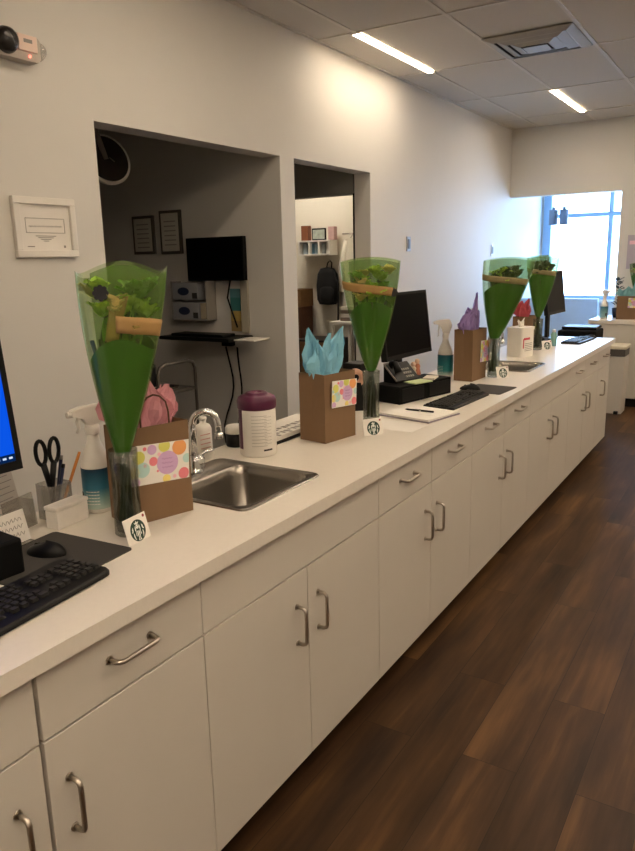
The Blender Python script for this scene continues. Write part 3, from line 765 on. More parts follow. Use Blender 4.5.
b = B(); b.bx(-.03, .025, -.085, .085, 0, .006); b.box((0, 0, .045), (.002, .17, .082), rot=(0, R(-14), 0)); obj('holder', b, ACRYL, t)
b = B(); b.box((.004, 0, .047), (.002, .165, .08), rot=(0, R(-14), 0)); q = obj('card', b, PAPER, t)
b = B()
for j in range(3):
    pts = [(.0062-(.03+.018*j-.047)*.25, -.07+.14*i/40, .03+.018*j+.006*math.sin(i*1.9+j*2)) for i in range(41)]
    b.tube(pts, .0007, 5)
obj('script_print', b, PRINT, q)
t = thing('brochure_holder', 'clear acrylic holder with grey leaflet behind the card stand', 'leaflet holder', (-.578, 1.10, ZT), R(12))
b = B(); b.bx(-.03, .035, -.055, .055, 0, .003); b.box((-.03, 0, .10), (.003, .11, .205), rot=(0, R(-12), 0)); b.box((.03, 0, .045), (.003, .11, .09), rot=(0, R(-6), 0))
b.bx(-.03, .03, .052, .055, .003, .07); obj('holder', b, ACRYL, t)
b = B(); b.box((-.020, 0, .105), (.002, .095, .19), rot=(0, R(-12), 0)); q = obj('leaflet', b, mat('grey leaflet', '#c3bcb3', .7), t)
b = B()
for j in range(9): b.box((-.0195-(.05+.015*j-.105)*.21, 0, .05+.015*j), (.002, .06+.02*(j % 2), .002))
obj('line_print', b, PRINT, q)
# pen cup with its tools
PC = (-.552, 1.222)
t = thing('pen_cup', 'clear acrylic pen cup holding the black scissors', 'pen cup', (PC[0], PC[1], ZT))
b = B(); b.loops([rrect(-.034, .034, -.034, .034, .006, z) for z in (0, .1)], cap_start=True, smooth=False); obj('cup', b, ACRYL, t, solid=.002)
t = thing('scissors', 'black-handled scissors standing in the clear pen cup', 'scissors', (PC[0]-.005, PC[1]-.004, ZT+.003))
b = B()
for s in (-1, 1):
    c = Vector((0, s*.020, .185)); pts = [(0.002*s, c.y+.0155*math.cos(a)+s*.05*(.034*math.sin(a)), c.z+.034*math.sin(a)) for a in [2*PI*k/20 for k in range(20)]]
    b.tube(pts, .0055, 10, closed=True)
    b.tube([(0.002*s, s*.016, .155), (0.002*s, s*.004, .10), (0.002*s, -s*.003, .05)], [.0085, .008, .007], 8)
obj('handle', b, BLACK, t)
b = B()
for s in (-1, 1): b.prism([(-.006, .055), (.006, .055), (.004, .03), (-s*.004, .0)], -.0012, .0012, frameM((.002*s, -s*.003, 0), (0, 1, 0), (0, 0, 1)))
obj('blade', b, STEEL, t)
def stick(name, p0, p1, r, m, label, cat, tip=None):
    p0 = Vector(p0); p1 = Vector(p1); d = p1-p0; tt = thing(name, label, cat, p0)
    b = B(); b.tube([(0, 0, 0), d*.05, d*.93, d], [r*.3, r, r, r*.85], 10); obj('barrel', b, m, tt)
    if tip: b = B(); b.tube([d*.93, d], [r*1.15, r*1.0], 10); obj('end_cap', b, tip, tt)
stick('pen', (PC[0]+.01, PC[1]-.01, ZT+.004), (PC[0]+.015, PC[1]+.028, ZT+.148), .005, DKBLUE, 'dark blue pen beside the scissors in the pen cup, lower of two', 'pen', BLACK)
stick('pen', (PC[0]-.01, PC[1]+.005, ZT+.004), (PC[0]-.012, PC[1]+.045, ZT+.165), .005, DKBLUE, 'dark blue pen leaning next to the orange pencil in the cup', 'pen', GREYW)
stick('pencil', (PC[0]+.014, PC[1]-.004, ZT+.004), (PC[0]+.02, PC[1]+.082, ZT+.17), .0042, ORANGE, 'orange pencil leaning out of the clear pen cup', 'pencil')
t = thing('white_box', 'small white marbled box in front of the pen cup', 'box', (-.485, 1.206, ZT), R(4))
MARB = mat('white marble print', '#e9e4dd', .5, var=.12, scale=25)
b = B(); b.bx(-.022, .022, -.055, .055, 0, .05, bev=.003); obj('body', b, MARB, t)
b = B(); b.bx(-.024, .024, -.057, .057, .0505, .062, bev=.003); obj('lid', b, MARB, t)

# ---------------- middle desk set
t = thing('clipboard', 'white paper pad on a board lying before the second bouquet', 'clipboard', (-.20, 2.885, ZT), R(-12))
b = B(); b.bx(-.135, .135, -.12, .12, 0, .006, bev=.002); obj('board', b, mat('board lilac grey', '#8f8790', .6), t)
b = B(); b.bx(-.13, .13, -.115, .115, .006, .014, bev=.001); q = obj('paper_stack', b, PAPER, t)
b = B(); b.box((.03, .03, .0146), (.11, .15, .0008), rot=(0, 0, R(10))); obj('loose_leaf', b, PAPER, q)
t = thing('pen', 'black pen lying on the white paper pad', 'pen', (-.20, 2.885, ZT+.0195), R(-12))
b = B(); b.tube([(-.07, -.01, 0), (-.06, -.008, 0), (.045, .012, 0)], [.001, .0042, .0044], 10); obj('barrel', b, BLACK, t)
b = B(); b.tube([(-.002, .003, 0), (.008, .005, 0)], .005, 10); obj('ring', b, CHROME, t)
b = B(); b.tube([(.045, .012, 0), (.065, .016, 0)], .0046, 10); obj('cap', b, BLACK, t)
b = B(); b.bx(-.12, .12, -.075, .075, 0, .0008); single('paper_sheet', b, PAPER, 'single white sheet lying between the second card and the paper pad', 'paper', (-.205, 2.65, ZT), R(-6))
keyboard((-.165, 3.255, ZT+.0002), R(-3), 'black keyboard in the middle of the worktop, right of the paper pad', L=.45)
pad((-.135, 3.62, ZT), R(-4), .22, .24, 'dark grey mouse pad right of the middle keyboard')
mouse((-.215, 3.565, ZT+.0032), R(10), 'black mouse on the mouse pad beside the middle keyboard')
t = thing('desk_organizer', 'low black box organizer in front of the switched-off monitor', 'organizer', (-.405, 3.265, ZT), R(-14))
b = B(); b.bx(-.085, .085, -.205, .205, 0, .085, bev=.004); obj('body', b, BLACKM, t)
b = B(); b.bx(.0855, .088, -.19, -.02, .012, .074, bev=.002); b.bx(.0855, .088, .02, .19, .012, .074, bev=.002); obj('drawer_front', b, BLACK, t)
zo = ZT+.0855
b = B(); b.bx(-.04, .04, -.06, .06, 0, .006, bev=.001); single('notepad', b, mat('pale green paper', '#c5d3a2', .8), 'pale green notepad on the black organizer', 'notepad', (-.352, 3.215, zo), R(-20))
b = B(); b.bx(-.03, .03, -.045, .045, 0, .008, bev=.001); single('notepad', b, mat('cream paper', '#ddd8c8', .8), 'cream notepad at the right on the black organizer', 'notepad', (-.345, 3.35, zo), R(10))
t = thing('desk_phone', 'black desk phone with silver edge on the organizer', 'phone', (-.435, 3.22, zo), R(-14))
b = B(); b.prism([(-.055, 0), (.03, 0), (.032, .012), (-.045, .085), (-.055, .085)], -.085, .085, frameM((0, 0, 0), (1, 0, 0), (0, 0, 1))); obj('base', b, BLACK, t)
b = B(); b.tube([(-.05, -.09, .088), (-.01, -.092, .052), (.032, -.09, .012)], .004, 8); b.tube([(-.05, .0, .09), (-.05, -.09, .088)], .0035, 8); obj('silver_edge', b, NICK, t)
b = B(); b.tube([(-.025, -.06, .085), (.0, -.062, .095), (.02, -.06, .05)], [.02, .014, .02], 12); obj('handset', b, BLACK, t)
b = B()
for i in range(3):
    for j in range(4): b.box((.022-.017*i, .0+.016*j, .025+.0155*i), (.010, .011, .004), rot=(0, R(43), 0))
obj('keypad', b, GREYW, t)
for k, (dy, c, hh, lb) in enumerate(((0, '#d9c9b2', .075, 'small cream figurine left of the pair on the black organizer'), (.05, '#b9765a', .085, 'small reddish figurine right of the pair on the black organizer'))):
    tt = thing('figurine', lb, 'figurine', (-.452, 3.375+dy, zo), 0, 'small figurines beside the phone')
    m = mat('figurine %d' % k, c, .5, var=.15)
    b = B(); b.lathe([(0, 0), (.018, 0), (.02, .006), (.013, hh*.4), (.016, hh*.55), (.009, hh*.68), (0, hh*.7)], 20); obj('body', b, m, tt)
    b = B(); b.lathe([(0, hh*.64), (.010, hh*.7), (.0135, hh*.82), (.009, hh*.96), (0, hh)], 16); obj('head', b, mat('figurine head', '#d8b9a0', .5), tt)
t = thing('desk_speaker', 'black desktop speaker behind the second vase', 'speaker', (-.572, 3.0, ZT), R(-4))
b = B(); b.bx(-.05, .05, -.055, .055, 0, .2, bev=.006); obj('cabinet', b, BLACK, t)
for z, r in ((.055, .036), (.14, .026)):
    b = B(); b.lathe([(0, 0), (r*.4, .004), (r*.8, -.002), (r, .004), (r*1.08, .002), (r*1.08, 0)], 24, frameM((.0505, 0, z), (0, 1, 0), (0, 0, 1))); obj('driver_cone', b, GREYP, t)
t = thing('tape_dispenser', 'black tape dispenser with pinkish roll left of the second vase', 'tape dispenser', (-.50, 2.86, ZT), R(-50))
b = B(); b.prism([(-.06, 0), (.06, 0), (.065, .03), (.03, .035), (.015, .13), (-.02, .13), (-.05, .05)], -.022, .022, frameM((0, 0, 0), (0, 1, 0), (0, 0, 1))); obj('base', b, BLACK, t)
b = B(); b.lathe([(.018, -.012), (.042, -.012), (.042, .012), (.018, .012), (.018, -.012)], 28, frameM((.0, -.005, .15), (0, 1, 0), (0, 0, 1))); obj('tape_roll', b, mat('tape roll', '#c79d84', .5), t)

# ---------------- far desk set
t = thing('wipes_tub', 'square white tub with red print and a wipe sticking out', 'tub', (-.37, 4.965, ZT), R(-14))
b = B(); b.loops([rrect(-.062, .062, -.078, .078, .015, z) for z in (0, .18)], cap_end=True, cap_start=True, smooth=False); q = obj('tub', b, WHITE, t)
b = B(); b.loops([rrect(-.066, .066, -.082, .082, .017, z) for z in (.18, .2)], cap_end=True, cap_start=True, smooth=False); obj('lid', b, WHITE, t)
b = B(); b.bx(.0622, .0628, -.06, .02, .115, .13, mi=0); b.bx(.0622, .0628, -.068, -.055, .06, .125, mi=0)
for k in range(5): b.bx(.0622, .0628, -.045, .05, .04+.012*k, .044+.012*k, mi=1)
obj('label_print', b, [mat('red print', '#c2404f', .6), PRINT], q)
b = B(); tissue(b, .07, .05, .2, [(-.1, 0, -.03, 0, .05, .06, 4), (.1, 0, .02, .01, .06, .05, 3)], 12); obj('wipe', b, PAPER, t, solid=.0006)
keyboard((-.205, 5.985, ZT+.0002), R(-3), 'black keyboard at the far end of the worktop', L=.44)
mouse((-.17, 6.245, ZT), R(10), 'black mouse at the far end of the worktop')
t = thing('desk_phone', 'black desk phone beside the farthest bouquet', 'phone', (-.42, 5.62, ZT), R(-6))
b = B(); b.prism([(-.06, 0), (.07, 0), (.07, .015), (-.045, .09), (-.06, .09)], -.09, .09, frameM((0, 0, 0), (1, 0, 0), (0, 0, 1))); obj('base', b, BLACK, t)
b = B(); b.tube([(-.03, -.06, .1), (.02, -.062, .085), (.06, -.06, .04)], [.02, .014, .02], 12); obj('handset', b, BLACK, t)
t = thing('small_bottle', 'small clear bottle with white cap before the far monitor', 'bottle', (-.30, 5.60, ZT))
b = B(); b.lathe([(0, .001), (.02, 0), (.022, .004), (.022, .09), (.012, .105), (0, .105)], 24); obj('bottle', b, TEALB, t)
b = B(); b.cyl((0, 0, .105), .013, .02, bev=.002); obj('cap', b, WHITE, t)
t = thing('printer_stand', 'dark stand under the black printer beyond the worktop end', 'stand', (-.36, 6.82, 0))
b = B(); b.bx(-.17, .17, -.2, .2, .02, .76, bev=.005); obj('body', b, BLACKM, t)
b = B(); b.bx(-.165, .165, -.21, -.2005, .06, .72, bev=.002); obj('door', b, GREYP, t)
t = thing('printer', 'black printer on a stand just beyond the far end of the worktop', 'printer', (-.36, 6.80, .761))
b = B(); b.bx(-.165, .165, -.17, .17, 0, .17, bev=.012); obj('body', b, BLACKM, t)
b = B(); b.box((0, .03, .185), (.30, .24, .025), bev=.008); obj('lid', b, BLACK, t)
b = B(); b.box((0, -.2, .05), (.24, .07, .008), bev=.002); obj('paper_tray', b, GREYP, t)
# ---------------- right counter, bin
XC0, YC0 = -.545, 8.0
t = thing('side_counter', 'cream counter standing across the far end, right of the worktop', 'counter', (XC0, YC0, 0))
b = B(); b.bx(.01, 2.2, .03, .69, .1, .874); obj('carcass', b, LAM, t)
b = B(); b.bx(0, 2.22, 0, .69, .874, ZT, bev=.003); obj('counter_top', b, TOP, t)
b = B(); b.bx(.03, 2.2, .1, .66, 0, .1); obj('toe_kick', b, TOE, t)
for k in range(3):
    b = B(); b.bx(.02+.7*k, .71+.7*k, .012, .03, .105, .868, bev=.001); d = obj('front_panel', b, LAM, t)
t = thing('trash_bin', 'tall cream bin with dark band and flat lid at the far end of the cabinets', 'bin', (-.195, 7.79, 0))
b = B(); b.loops([rrect(-.085, .085, -.12, .12, .012, 0), rrect(-.09, .09, -.13, .13, .012, .58)], cap_end=True, cap_start=True, smooth=False); obj('body', b, LAM, t)
b = B(); b.bx(-.09, .09, -.13, .13, .585, .655, bev=.004); obj('dark_band', b, mat('bin band', '#55504d', .5), t)
b = B(); b.bx(-.1, .1, -.14, .14, .657, .69, bev=.006); obj('lid', b, LID, t)
b = B(); b.bx(.02, .06, -.16, -.12, 0, .03, bev=.004); obj('pedal', b, BLACK, t)
t = thing('floor_box', 'small grey box with black base on the floor beside the bin', 'box', (-.375, 7.86, 0))
b = B(); b.bx(-.055, .055, -.05, .05, .06, .2, bev=.004); obj('body', b, GREYW, t)
b = B(); b.bx(-.06, .06, -.055, .055, 0, .06, bev=.004); obj('base', b, BLACKM, t)
zc = ZT
LABA = MATS['dark blue plastic']
LABA = ramp_label('far bottle label', .014, .13, [(0, '#9fc6c0'), (1, '#2a6c78')])
spray((-.43, 8.2, zc), R(60), 'far spray bottle at the left end of the side counter', h=.30)
gift_bag((-.20, 8.2, zc), R(-85), .20, .11, .24, TEAL, 'brown gift bag with pale teal tissue on the side counter', TT, 21, handles=False)
polka((-.135, 8.135, zc+.17), R(-85), .10, .10, 'pale greeting card on the teal-tissue bag', -2)
vase((-.15, 8.48, zc), 'slim glass vase on the side counter by the teal-tissue bag')
bouquet((-.15, 8.48, zc+.012), 'dark green bouquet at the right edge on the side counter', lean=(0, 0), rim=rim2, band='wide', seed=31, hw=.10, hd=.06, dark=True, h=.36, z0=.2, green_to=.66, emblem=False, rz=R(-80))
gift_card((-.03, 8.10, zc), R(-85), 'tiny white emblem card on the side counter at the right edge')
t = thing('potted_plant', 'dark blue-green leafy plant behind the teal-tissue bag', 'plant', (-.335, 8.41, zc))
b = B(); b.lathe([(0, 0), (.045, 0), (.055, .1), (.05, .1), (.046, .09), (0, .09)], 24); obj('pot', b, DKBLUE, t)
b = B(); rr = random.Random(4)
for k in range(46):
    a = rr.random()*6.28; z = rr.uniform(.1, .42); q = rr.uniform(.0, .03)
    leafquad(b, (q*math.cos(a), q*math.sin(a), z), (math.cos(a), math.sin(a), rr.uniform(.2, 1.2)), (0, 0, 1), rr.uniform(.04, .06), .03, 0, .3)
obj('foliage', b, mat('blue green leaf', '#243a3f', .5, var=.3), t)
t = thing('hanging_poster', 'small pinkish grey poster on the wall above the side counter', 'poster', (-.19, YB-.001, 1.62))
b = B(); b.bx(-.13, .27, -.012, 0, -.2, .16); q = obj('sheet', b, mat('poster lilac', '#b3a9b8', .6), t)
b = B(); b.bx(-.11, .25, -.0128, -.012, .06, .10); obj('pink_stripe', b, mat('poster pink', '#efc3d3', .6), q)
for k, (x, lb) in enumerate(((-1.40, 'left of two grey cylinder pendant lamps before the window'), (-1.27, 'right of two grey cylinder pendant lamps before the window'))):
    t = thing('pendant_lamp', lb, 'pendant lamp', (x, 9.75, HC), 0, 'pendant lamps before the window')
    b = B(); b.tube([(0, 0, 0), (0, 0, -.80)], .004, 8); obj('cord', b, BLACK, t)
    b = B(); b.lathe([(0, -.82), (.02, -.82), (.022, -.85), (.052, -.855), (.054, -.86), (.054, -1.04), (.05, -1.04), (.05, -.87), (0, -.87)], 28); obj('shade', b, mat('pendant grey', '#6f7f96', .5), t)
    b = B(); b.lathe([(0, 0), (.045, 0), (.045, -.02), (0, -.02)], 24); obj('canopy', b, BLACK, t)

# ---------------- wall things
t = thing('emergency_light', 'grey emergency light unit with red LED high on the left wall', 'emergency light', (W, 2.05, 2.455), 0)
b = B(); b.loops([[(x, y, z) for y, z in ((-.16, -.045), (.10, -.045), (.118, -.03), (.118, .04), (.105, .052), (-.16, .052))] for x in (0, .045, .052)], cap_end=True, cap_start=True, smooth=False); obj('housing', b, mat('alarm housing', '#b5aca0', .45), t)
b = B(); b.box((.055, .055, .02), (.008, .09, .062), bev=.002); q = obj('battery_cover', b, mat('pale pink cover', '#e6cdbf', .45), t)
b = B(); b.box((.0595, .055, .028), (.001, .04, .014)); obj('cover_print', b, PRINT, q)
b = B(); b.lathe([(0, .03), (.03, .028), (.044, .018), (.05, 0), (.05, -.02), (0, -.02)], 28, frameM((.06, -.045, .012), (0, 1, 0), (0, 0, 1))); obj('lamp_head', b, mat('dark lens', '#25211f', .25), t)
b = B(); b.lathe([(0, .012), (.024, .008), (.034, 0), (.034, -.03), (0, -.03)], 24, frameM((.025, .128, .01), (.5, 1, 0), (0, 0, 1))); obj('clear_lamp_head', b, ACRYL, t)
b = B(); b.lathe([(0, .004), (.004, .002), (.0045, 0), (.0045, -.002), (0, -.002)], 12, frameM((.0535, .062, -.027), (0, 1, 0), (0, 0, 1))); obj('led', b, LED, t)
t = thing('picture_frame', 'white framed certificate on the left wall beside the first opening', 'picture frame', (W, 2.137, 1.757))
fw, fh, ft = .318, .25, .03
b = B(); b.bx(0, .022, -fw/2, fw/2, fh/2-ft, fh/2, bev=.003); b.bx(0, .022, -fw/2, fw/2, -fh/2, -fh/2+ft, bev=.003); b.bx(0, .022, -fw/2, -fw/2+ft, -fh/2+ft, fh/2-ft, bev=.003); b.bx(0, .022, fw/2-ft, fw/2, -fh/2+ft, fh/2-ft, bev=.003)
obj('frame', b, WHITE, t)
b = B(); b.bx(.002, .009, -fw/2+ft, fw/2-ft, -fh/2+ft, fh/2-ft); q = obj('certificate', b, PAPER, t)
b = B()
def wav(y0, z0, y1, z1, n, amp):
    b.tube([(.0095, y0+(y1-y0)*i/n, z0+(z1-z0)*i/n+amp*math.sin(i*2.6)) for i in range(n+1)], .0011, 5)
wav(-.10, .038, .10, .038, 40, .0022); wav(-.10, -.022, .10, -.022, 40, .0022); wav(-.10, -.022, -.10, .038, 14, .001); wav(.10, -.022, .10, .038, 14, .001)
wav(-.085, .004, .085, .006, 46, .0042)
for k in range(4): b.bx(.009, .0098, -.055+.013*k, .05-.013*k, -.037-.007*k, -.034-.007*k)
b.bx(.009, .0098, -.10, -.065, -.082, -.078); b.bx(.009, .0098, .088, .098, -.085, -.075)
obj('border_print', b, PRINT, q)
for y, z, lb in ((5.88, 1.71, 'grey wall switch above the switched-off monitor'), (8.10, 1.655, 'grey wall switch near the far end of the left wall')):
    t = thing('light_switch', lb, 'wall switch', (W, y, z), 0, 'wall switches')
    b = B(); b.bx(0, .008, -.038, .038, -.062, .062, bev=.002); obj('plate', b, mat('switch plate', '#a3a09f', .4, .3), t)
    b = B(); b.bx(.008, .013, -.018, .018, -.04, .04, bev=.001); obj('rocker', b, mat('rocker', '#4b4948', .5), t)

# ---------------- first bay: dark treatment room
YP = O1R
t = thing('exam_lamp', 'round exam lamp with pale rim at the top left of the dark bay', 'exam lamp', (-2.6, 3.41, 2.245))
ax = (1, -.25, 0)
M = frameM((0, 0, 0), (.25, 1, 0), (-.3, .075, 1)) 
b = B(); b.lathe([(0, -.02), (.13, -.02), (.155, -.01), (.155, .008), (.145, .012), (0, .006)], 40, M); obj('lamp_head', b, mat('lamp dark face', '#2e2723', .6), t)
b = B(); b.lathe([(.147, .014), (.158, .016), (.166, .006), (.162, -.012), (.15, -.016)], 40, M); obj('rim', b, mat('lamp rim', '#f0ece4', .35), t)
b = B(); b.tube([(0, 0, 0), (-.05, -.05, .25), (-.05, -.05, .755)], .018, 12); obj('arm', b, GREYW, t)
b = B(); b.tube([Vector((0, 0, 0)) + Vector((.03, .0, .01)), (.055, .02, -.02)], .006, 8); obj('handle', b, CHROME, t)
for k, (x, z, lb) in enumerate(((-2.855, 1.797, 'left of two dark framed prints in the first bay'), (-2.59, 1.808, 'right of two dark framed prints in the first bay'))):
    t = thing('picture_frame', lb, 'picture frame', (x, YP, z), 0, 'framed prints in the dark bay')
    w2, h2 = (.105, .135) if k == 0 else (.10, .15)
    b = B(); b.bx(-w2, w2, -.02, 0, -h2, h2, bev=.003); obj('frame', b, mat('dark frame', '#4c463e', .5), t)
    b = B(); b.bx(-w2+.02, w2-.02, -.022, -.0205, -h2+.02, h2-.02); q = obj('print', b, mat('dim print', '#c4c0b6', .7), t)
    b = B()
    for j in range(6): b.bx(-w2+.045, w2-.045, -.0226, -.022, -.09+.032*j, -.082+.032*j)
    obj('line_print', b, PRINT, q)
t = thing('mounted_monitor', 'black monitor mounted on the side wall of the first bay', 'monitor', (-2.135, YP, 1.615))
b = B(); b.bx(-.06, .06, -.06, 0, -.06, .06); obj('wall_bracket', b, BLACK, t)
b = B(); b.bx(-.245, .245, -.10, -.06, -.143, .143, bev=.004); q = obj('housing', b, BLACKM, t)
b = B(); b.bx(-.235, .235, -.1018, -.1005, -.133, .133); obj('screen', b, SCREENOFF, q)
t = thing('mounted_glove_rack', 'wall rack of two glove boxes left below the mounted monitor', 'glove box rack', (-2.38, YP, 1.34))
b = B(); b.bx(-.16, .16, -.105, -.0, -.14, -.135); b.bx(-.16, -.156, -.105, 0, -.135, .13); b.bx(.156, .16, -.105, 0, -.135, .13); obj('rack', b, GREYW, t)
for z in (-.075, .06):
    b = B(); b.bx(-.15, .08, -.1, -.004, z-.058, z+.058, bev=.002); q = obj('glove_box', b, mat('glove carton', '#8b8d92', .6), t)
    b = B(); b.prism(disc2(-.05, 0, .035, 20, 1.5, .8), 0, .0012, frameM((0, -.1, z), (1, 0, 0), (0, 0, 1))); obj('oval_opening', b, DKBLUE, q)
    b = B(); b.bx(.03, .075, -.1008, -.1, z-.05, z-.01); obj('label_print', b, PRINTD, q)
b = B(); b.bx(.09, .15, -.09, -.004, -.13, -.02, bev=.003); obj('small_carton', b, mat('beige carton', '#b3a88f', .6), t)
t = thing('cable_cover', 'pale vertical cable channel with teal and yellow strip below the bay monitor', 'cable channel', (-1.96, YP, 1.215))
b = B(); b.bx(-.03, .03, -.02, 0, -.10, .26, bev=.003); obj('channel', b, mat('channel cream', '#b9b2a0', .6), t)
for z0, z1, c in ((.14, .2, '#5d8f97'), (.05, .14, '#3f7c7c'), (-.02, .05, '#c2a860'), (-.09, -.02, '#a98f60')):
    b = B(); b.bx(-.13, -.045, -.006, 0, z0, z1); obj('colour_card', b, mat('card '+c, c, .6), t)
for dx, sw, lb in ((-.10, .05, 'left black cable hanging below the bay keyboard tray'), (.0, .02, 'right black cable hanging below the bay keyboard tray')):
    b = B(); b.tube([(dx+sw*math.sin(k*.5), -.03-.01*math.sin(k), -.07*k) for k in range(11)], .006, 8)
    single('power_cord', b, BLACK, lb, 'cable', (-2.03, YP, 1.018), 0, 'cables below the bay tray')
b = B(); b.tube([(0, -.03, .33), (-.03, -.035, .2), (.01, -.04, .1), (.05, -.04, 0)], .006, 8); single('power_cord', b, BLACK, 'black cable from the bay monitor down to the keyboard tray', 'cable', (-2.06, YP, 1.155), 0)
t = thing('keyboard_tray', 'black wall-mounted keyboard tray with white pad in the first bay', 'keyboard tray', (-2.17, YP, 1.095))
b = B(); b.bx(-.33, .29, -.30, -.04, -.012, .012, bev=.006); obj('tray', b, BLACK, t)
b = B(); b.bx(.02, .1, -.05, 0, -.07, -.0125); obj('wall_arm', b, BLACK, t)
b = B(); b.bx(.295, .46, -.26, -.08, -.004, .006, bev=.003); obj('mouse_platform', b, WHITE, t)
b = B(); b.bx(-.25, .2, -.26, -.12, .012, .03, bev=.004); obj('keyboard', b, BLACK, t)
t = thing('wire_cart', 'grey metal tube cart with shelves in the first bay', 'cart', (-2.30, 3.35, 0), 0)
CARTM = mat('cart metal', '#6f6a63', .35, .7)
for sx in (-1, 1):
    b = B(); x = sx*.24
    b.tube([(x, -.17, 0.05), (x, -.17, .93), (x, -.15, .97), (x, -.10, .985), (x, .10, .985), (x, .15, .97), (x, .17, .93), (x, .17, .05)], .011, 10); obj('end_frame', b, CARTM, t)
for z in (.25, .55, .80):
    b = B(); b.bx(-.24, .24, -.165, .165, z-.01, z+.01, bev=.003); obj('shelf', b, CARTM, t)
for sx in (-1, 1):
    for sy in (-1, 1):
        b = B(); b.lathe([(0, -.012), (.025, -.012), (.025, .012), (0, .012)], 18, frameM((sx*.24, sy*.17, .025), (0, 1, 0), (0, 0, 1))); obj('caster', b, BLACK, t)
for x, y, lb, c in ((-2.42, 3.30, 'left round jar with dark red lid on the cart in the bay', '#6e2e2e'), (-2.30, 3.34, 'right dark jar on the cart in the bay', '#1b1a1a')):
    t = thing('jar', lb, 'jar', (x, y, .81), 0, 'jars on the bay cart')
    b = B(); b.lathe([(0, 0), (.045, 0), (.048, .004), (.048, .12), (0, .12)], 24); obj('jar_body', b, mat('jar grey', '#8f8b86', .4) if c != '#1b1a1a' else BLACK, t)
    b = B(); b.lathe([(0, .121), (.05, .121), (.05, .145), (.03, .16), (0, .162)], 24); obj('lid', b, mat('lid '+c, c, .5), t)
t = thing('instrument_tray', 'silver instrument tray with black tools on the bay cart', 'tray', (-2.16, 3.33, .812))
b = B(); b.loops([rrect(-.05, .05, -.09, .09, .01, .015), rrect(-.045, .045, -.085, .085, .01, 0)], cap_end=True, smooth=False); obj('tray', b, CHROME, t, solid=.001)
b = B()
for k in range(4): b.tube([(-.03+.02*k, -.07, .008), (-.03+.02*k, .06, .02)], .004, 6)
obj('tool', b, BLACK, t)

# ---------------- office seen through the second opening
YO = 6.62
t = thing('cubby_shelf', 'white cubby shelf on the far office wall', 'shelf', (-2.97, YO, 1.715))
b = B(); b.bx(-.19, .19, -.16, 0, .06, .075); b.bx(-.19, .19, -.16, 0, -.075, -.06); b.bx(-.19, .19, -.012, -.001, -.06, .06)
for x in (-.1825, -.06, .06, .1825): b.bx(x-.0075, x+.0075, -.16, -.012, -.06, .06)
obj('cubby_body', b, WHITE, t)
for x, y0_, w_, h_, c, lb, cat, nm in ((-3.11, 0, .085, .15, '#7a4a30', 'brown box at the left on top of the office wall shelf', 'box', 'brown_box'), (-2.79, 0, .07, .13, '#c9a5a0', 'pinkish framed photo at the right on top of the office shelf', 'photo', 'photo_card')):
    b = B(); b.bx(-w_/2, w_/2, -.03, .03, 0, h_, bev=.002); single(nm, b, mat('shelf '+nm, c, .5, var=.2), lb, cat, (x, YO-.08, 1.7905))
t = thing('framed_photo', 'black photo frame in the middle on top of the office shelf', 'photo frame', (-2.945, YO-.09, 1.7905))
b = B(); b.bx(-.085, .085, -.008, .008, 0, .12, bev=.006); q = obj('frame', b, BLACK, t)
b = B(); b.bx(-.07, .07, -.0095, -.0085, .013, .105); q = obj('photo', b, mat('photo print', '#a9b4a8', .4, var=.6, scale=25), t)
for k, (x, w_, c) in enumerate(((-3.10, .05, '#7f8b93'), (-3.003, .03, '#4f7486'), (-2.97, .03, '#8fa8b5'), (-2.938, .025, '#d5d2cc'), (-2.88, .04, '#9aa0a0'), (-2.83, .03, '#c8c3ba'))):
    b = B(); b.bx(-w_/2, w_/2, -.05, .05, 0, .105, bev=.001)
    single('binder', b, mat('binder %d' % k, c, .5), ['grey leftmost binder in the office shelf', 'dark blue binder in the office shelf', 'pale blue binder next to the dark blue one in the office shelf', 'thin white binder in the middle of the office shelf', 'grey wide binder in the right cubby of the office shelf', 'cream rightmost binder in the office shelf'][k], 'binder', (x, YO-.07, 1.655), 0, 'binders in the office shelf')
t = thing('backpack', 'black backpack hanging below the office wall shelf', 'backpack', (-2.86, YO, 1.13))
b = B()
prof = [(0.0, 0), (.10, .01), (.125, .06), (.13, .2), (.115, .32), (.08, .375), (0, .39)]
b.lathe(prof, 28, Matrix.Translation((0, -.08, 0)), sx=1, sy=.55); obj('pack', b, mat('black cloth', '#111112', .9, bump=.3, scale=60), t)
b = B(); b.lathe([(0, 0), (.075, .008), (.085, .05), (.08, .14), (.05, .165), (0, .17)], 22, Matrix.Translation((.02, -.135, .03)), sx=1, sy=.4); obj('front_pocket', b, MATS['black cloth'], t)
b = B(); b.tube([(-.03, -.05, .37), (-.025, -.03, .43), (.0, -.025, .455), (.025, -.03, .43), (.03, -.05, .37)], .007, 8); obj('grab_loop', b, MATS['black cloth'], t)
b = B(); b.tube([(.09, -.10, .33), (.15, -.12, .22), (.15, -.12, .1), (.13, -.1, -.15)], .010, 8); obj('strap', b, MATS['black cloth'], t)
b = B(); b.tube([(0, -.001, .46), (0, -.03, .46), (0, -.04, .475)], .005, 8); single('coat_hook', b, NICK, 'metal hook holding the black backpack', 'hook', (-2.86, YO, 1.12))
t = thing('lab_coat', 'white coat hanging on the office wall right of the backpack', 'coat', (-2.585, YO, .95))
b = B()
def ct(u, v):
    a = 2*PI*u; z = .85*v; r = (.10-.045*v**3)*(1+.14*math.cos(6*a)*(1-v))
    return (r*math.cos(a), -.06+.45*r*math.sin(a), z)
b.grid(ct, 36, 10, wrap=True); obj('coat_body', b, mat('white cloth', '#ddd5c4', .85), t)
for s in (-1, 1):
    b = B(); b.tube([(s*.05, -.06, .83), (s*.10, -.07, .6), (s*.115, -.075, .32)], [.03, .035, .03], 12); obj('sleeve', b, MATS['white cloth'], t)
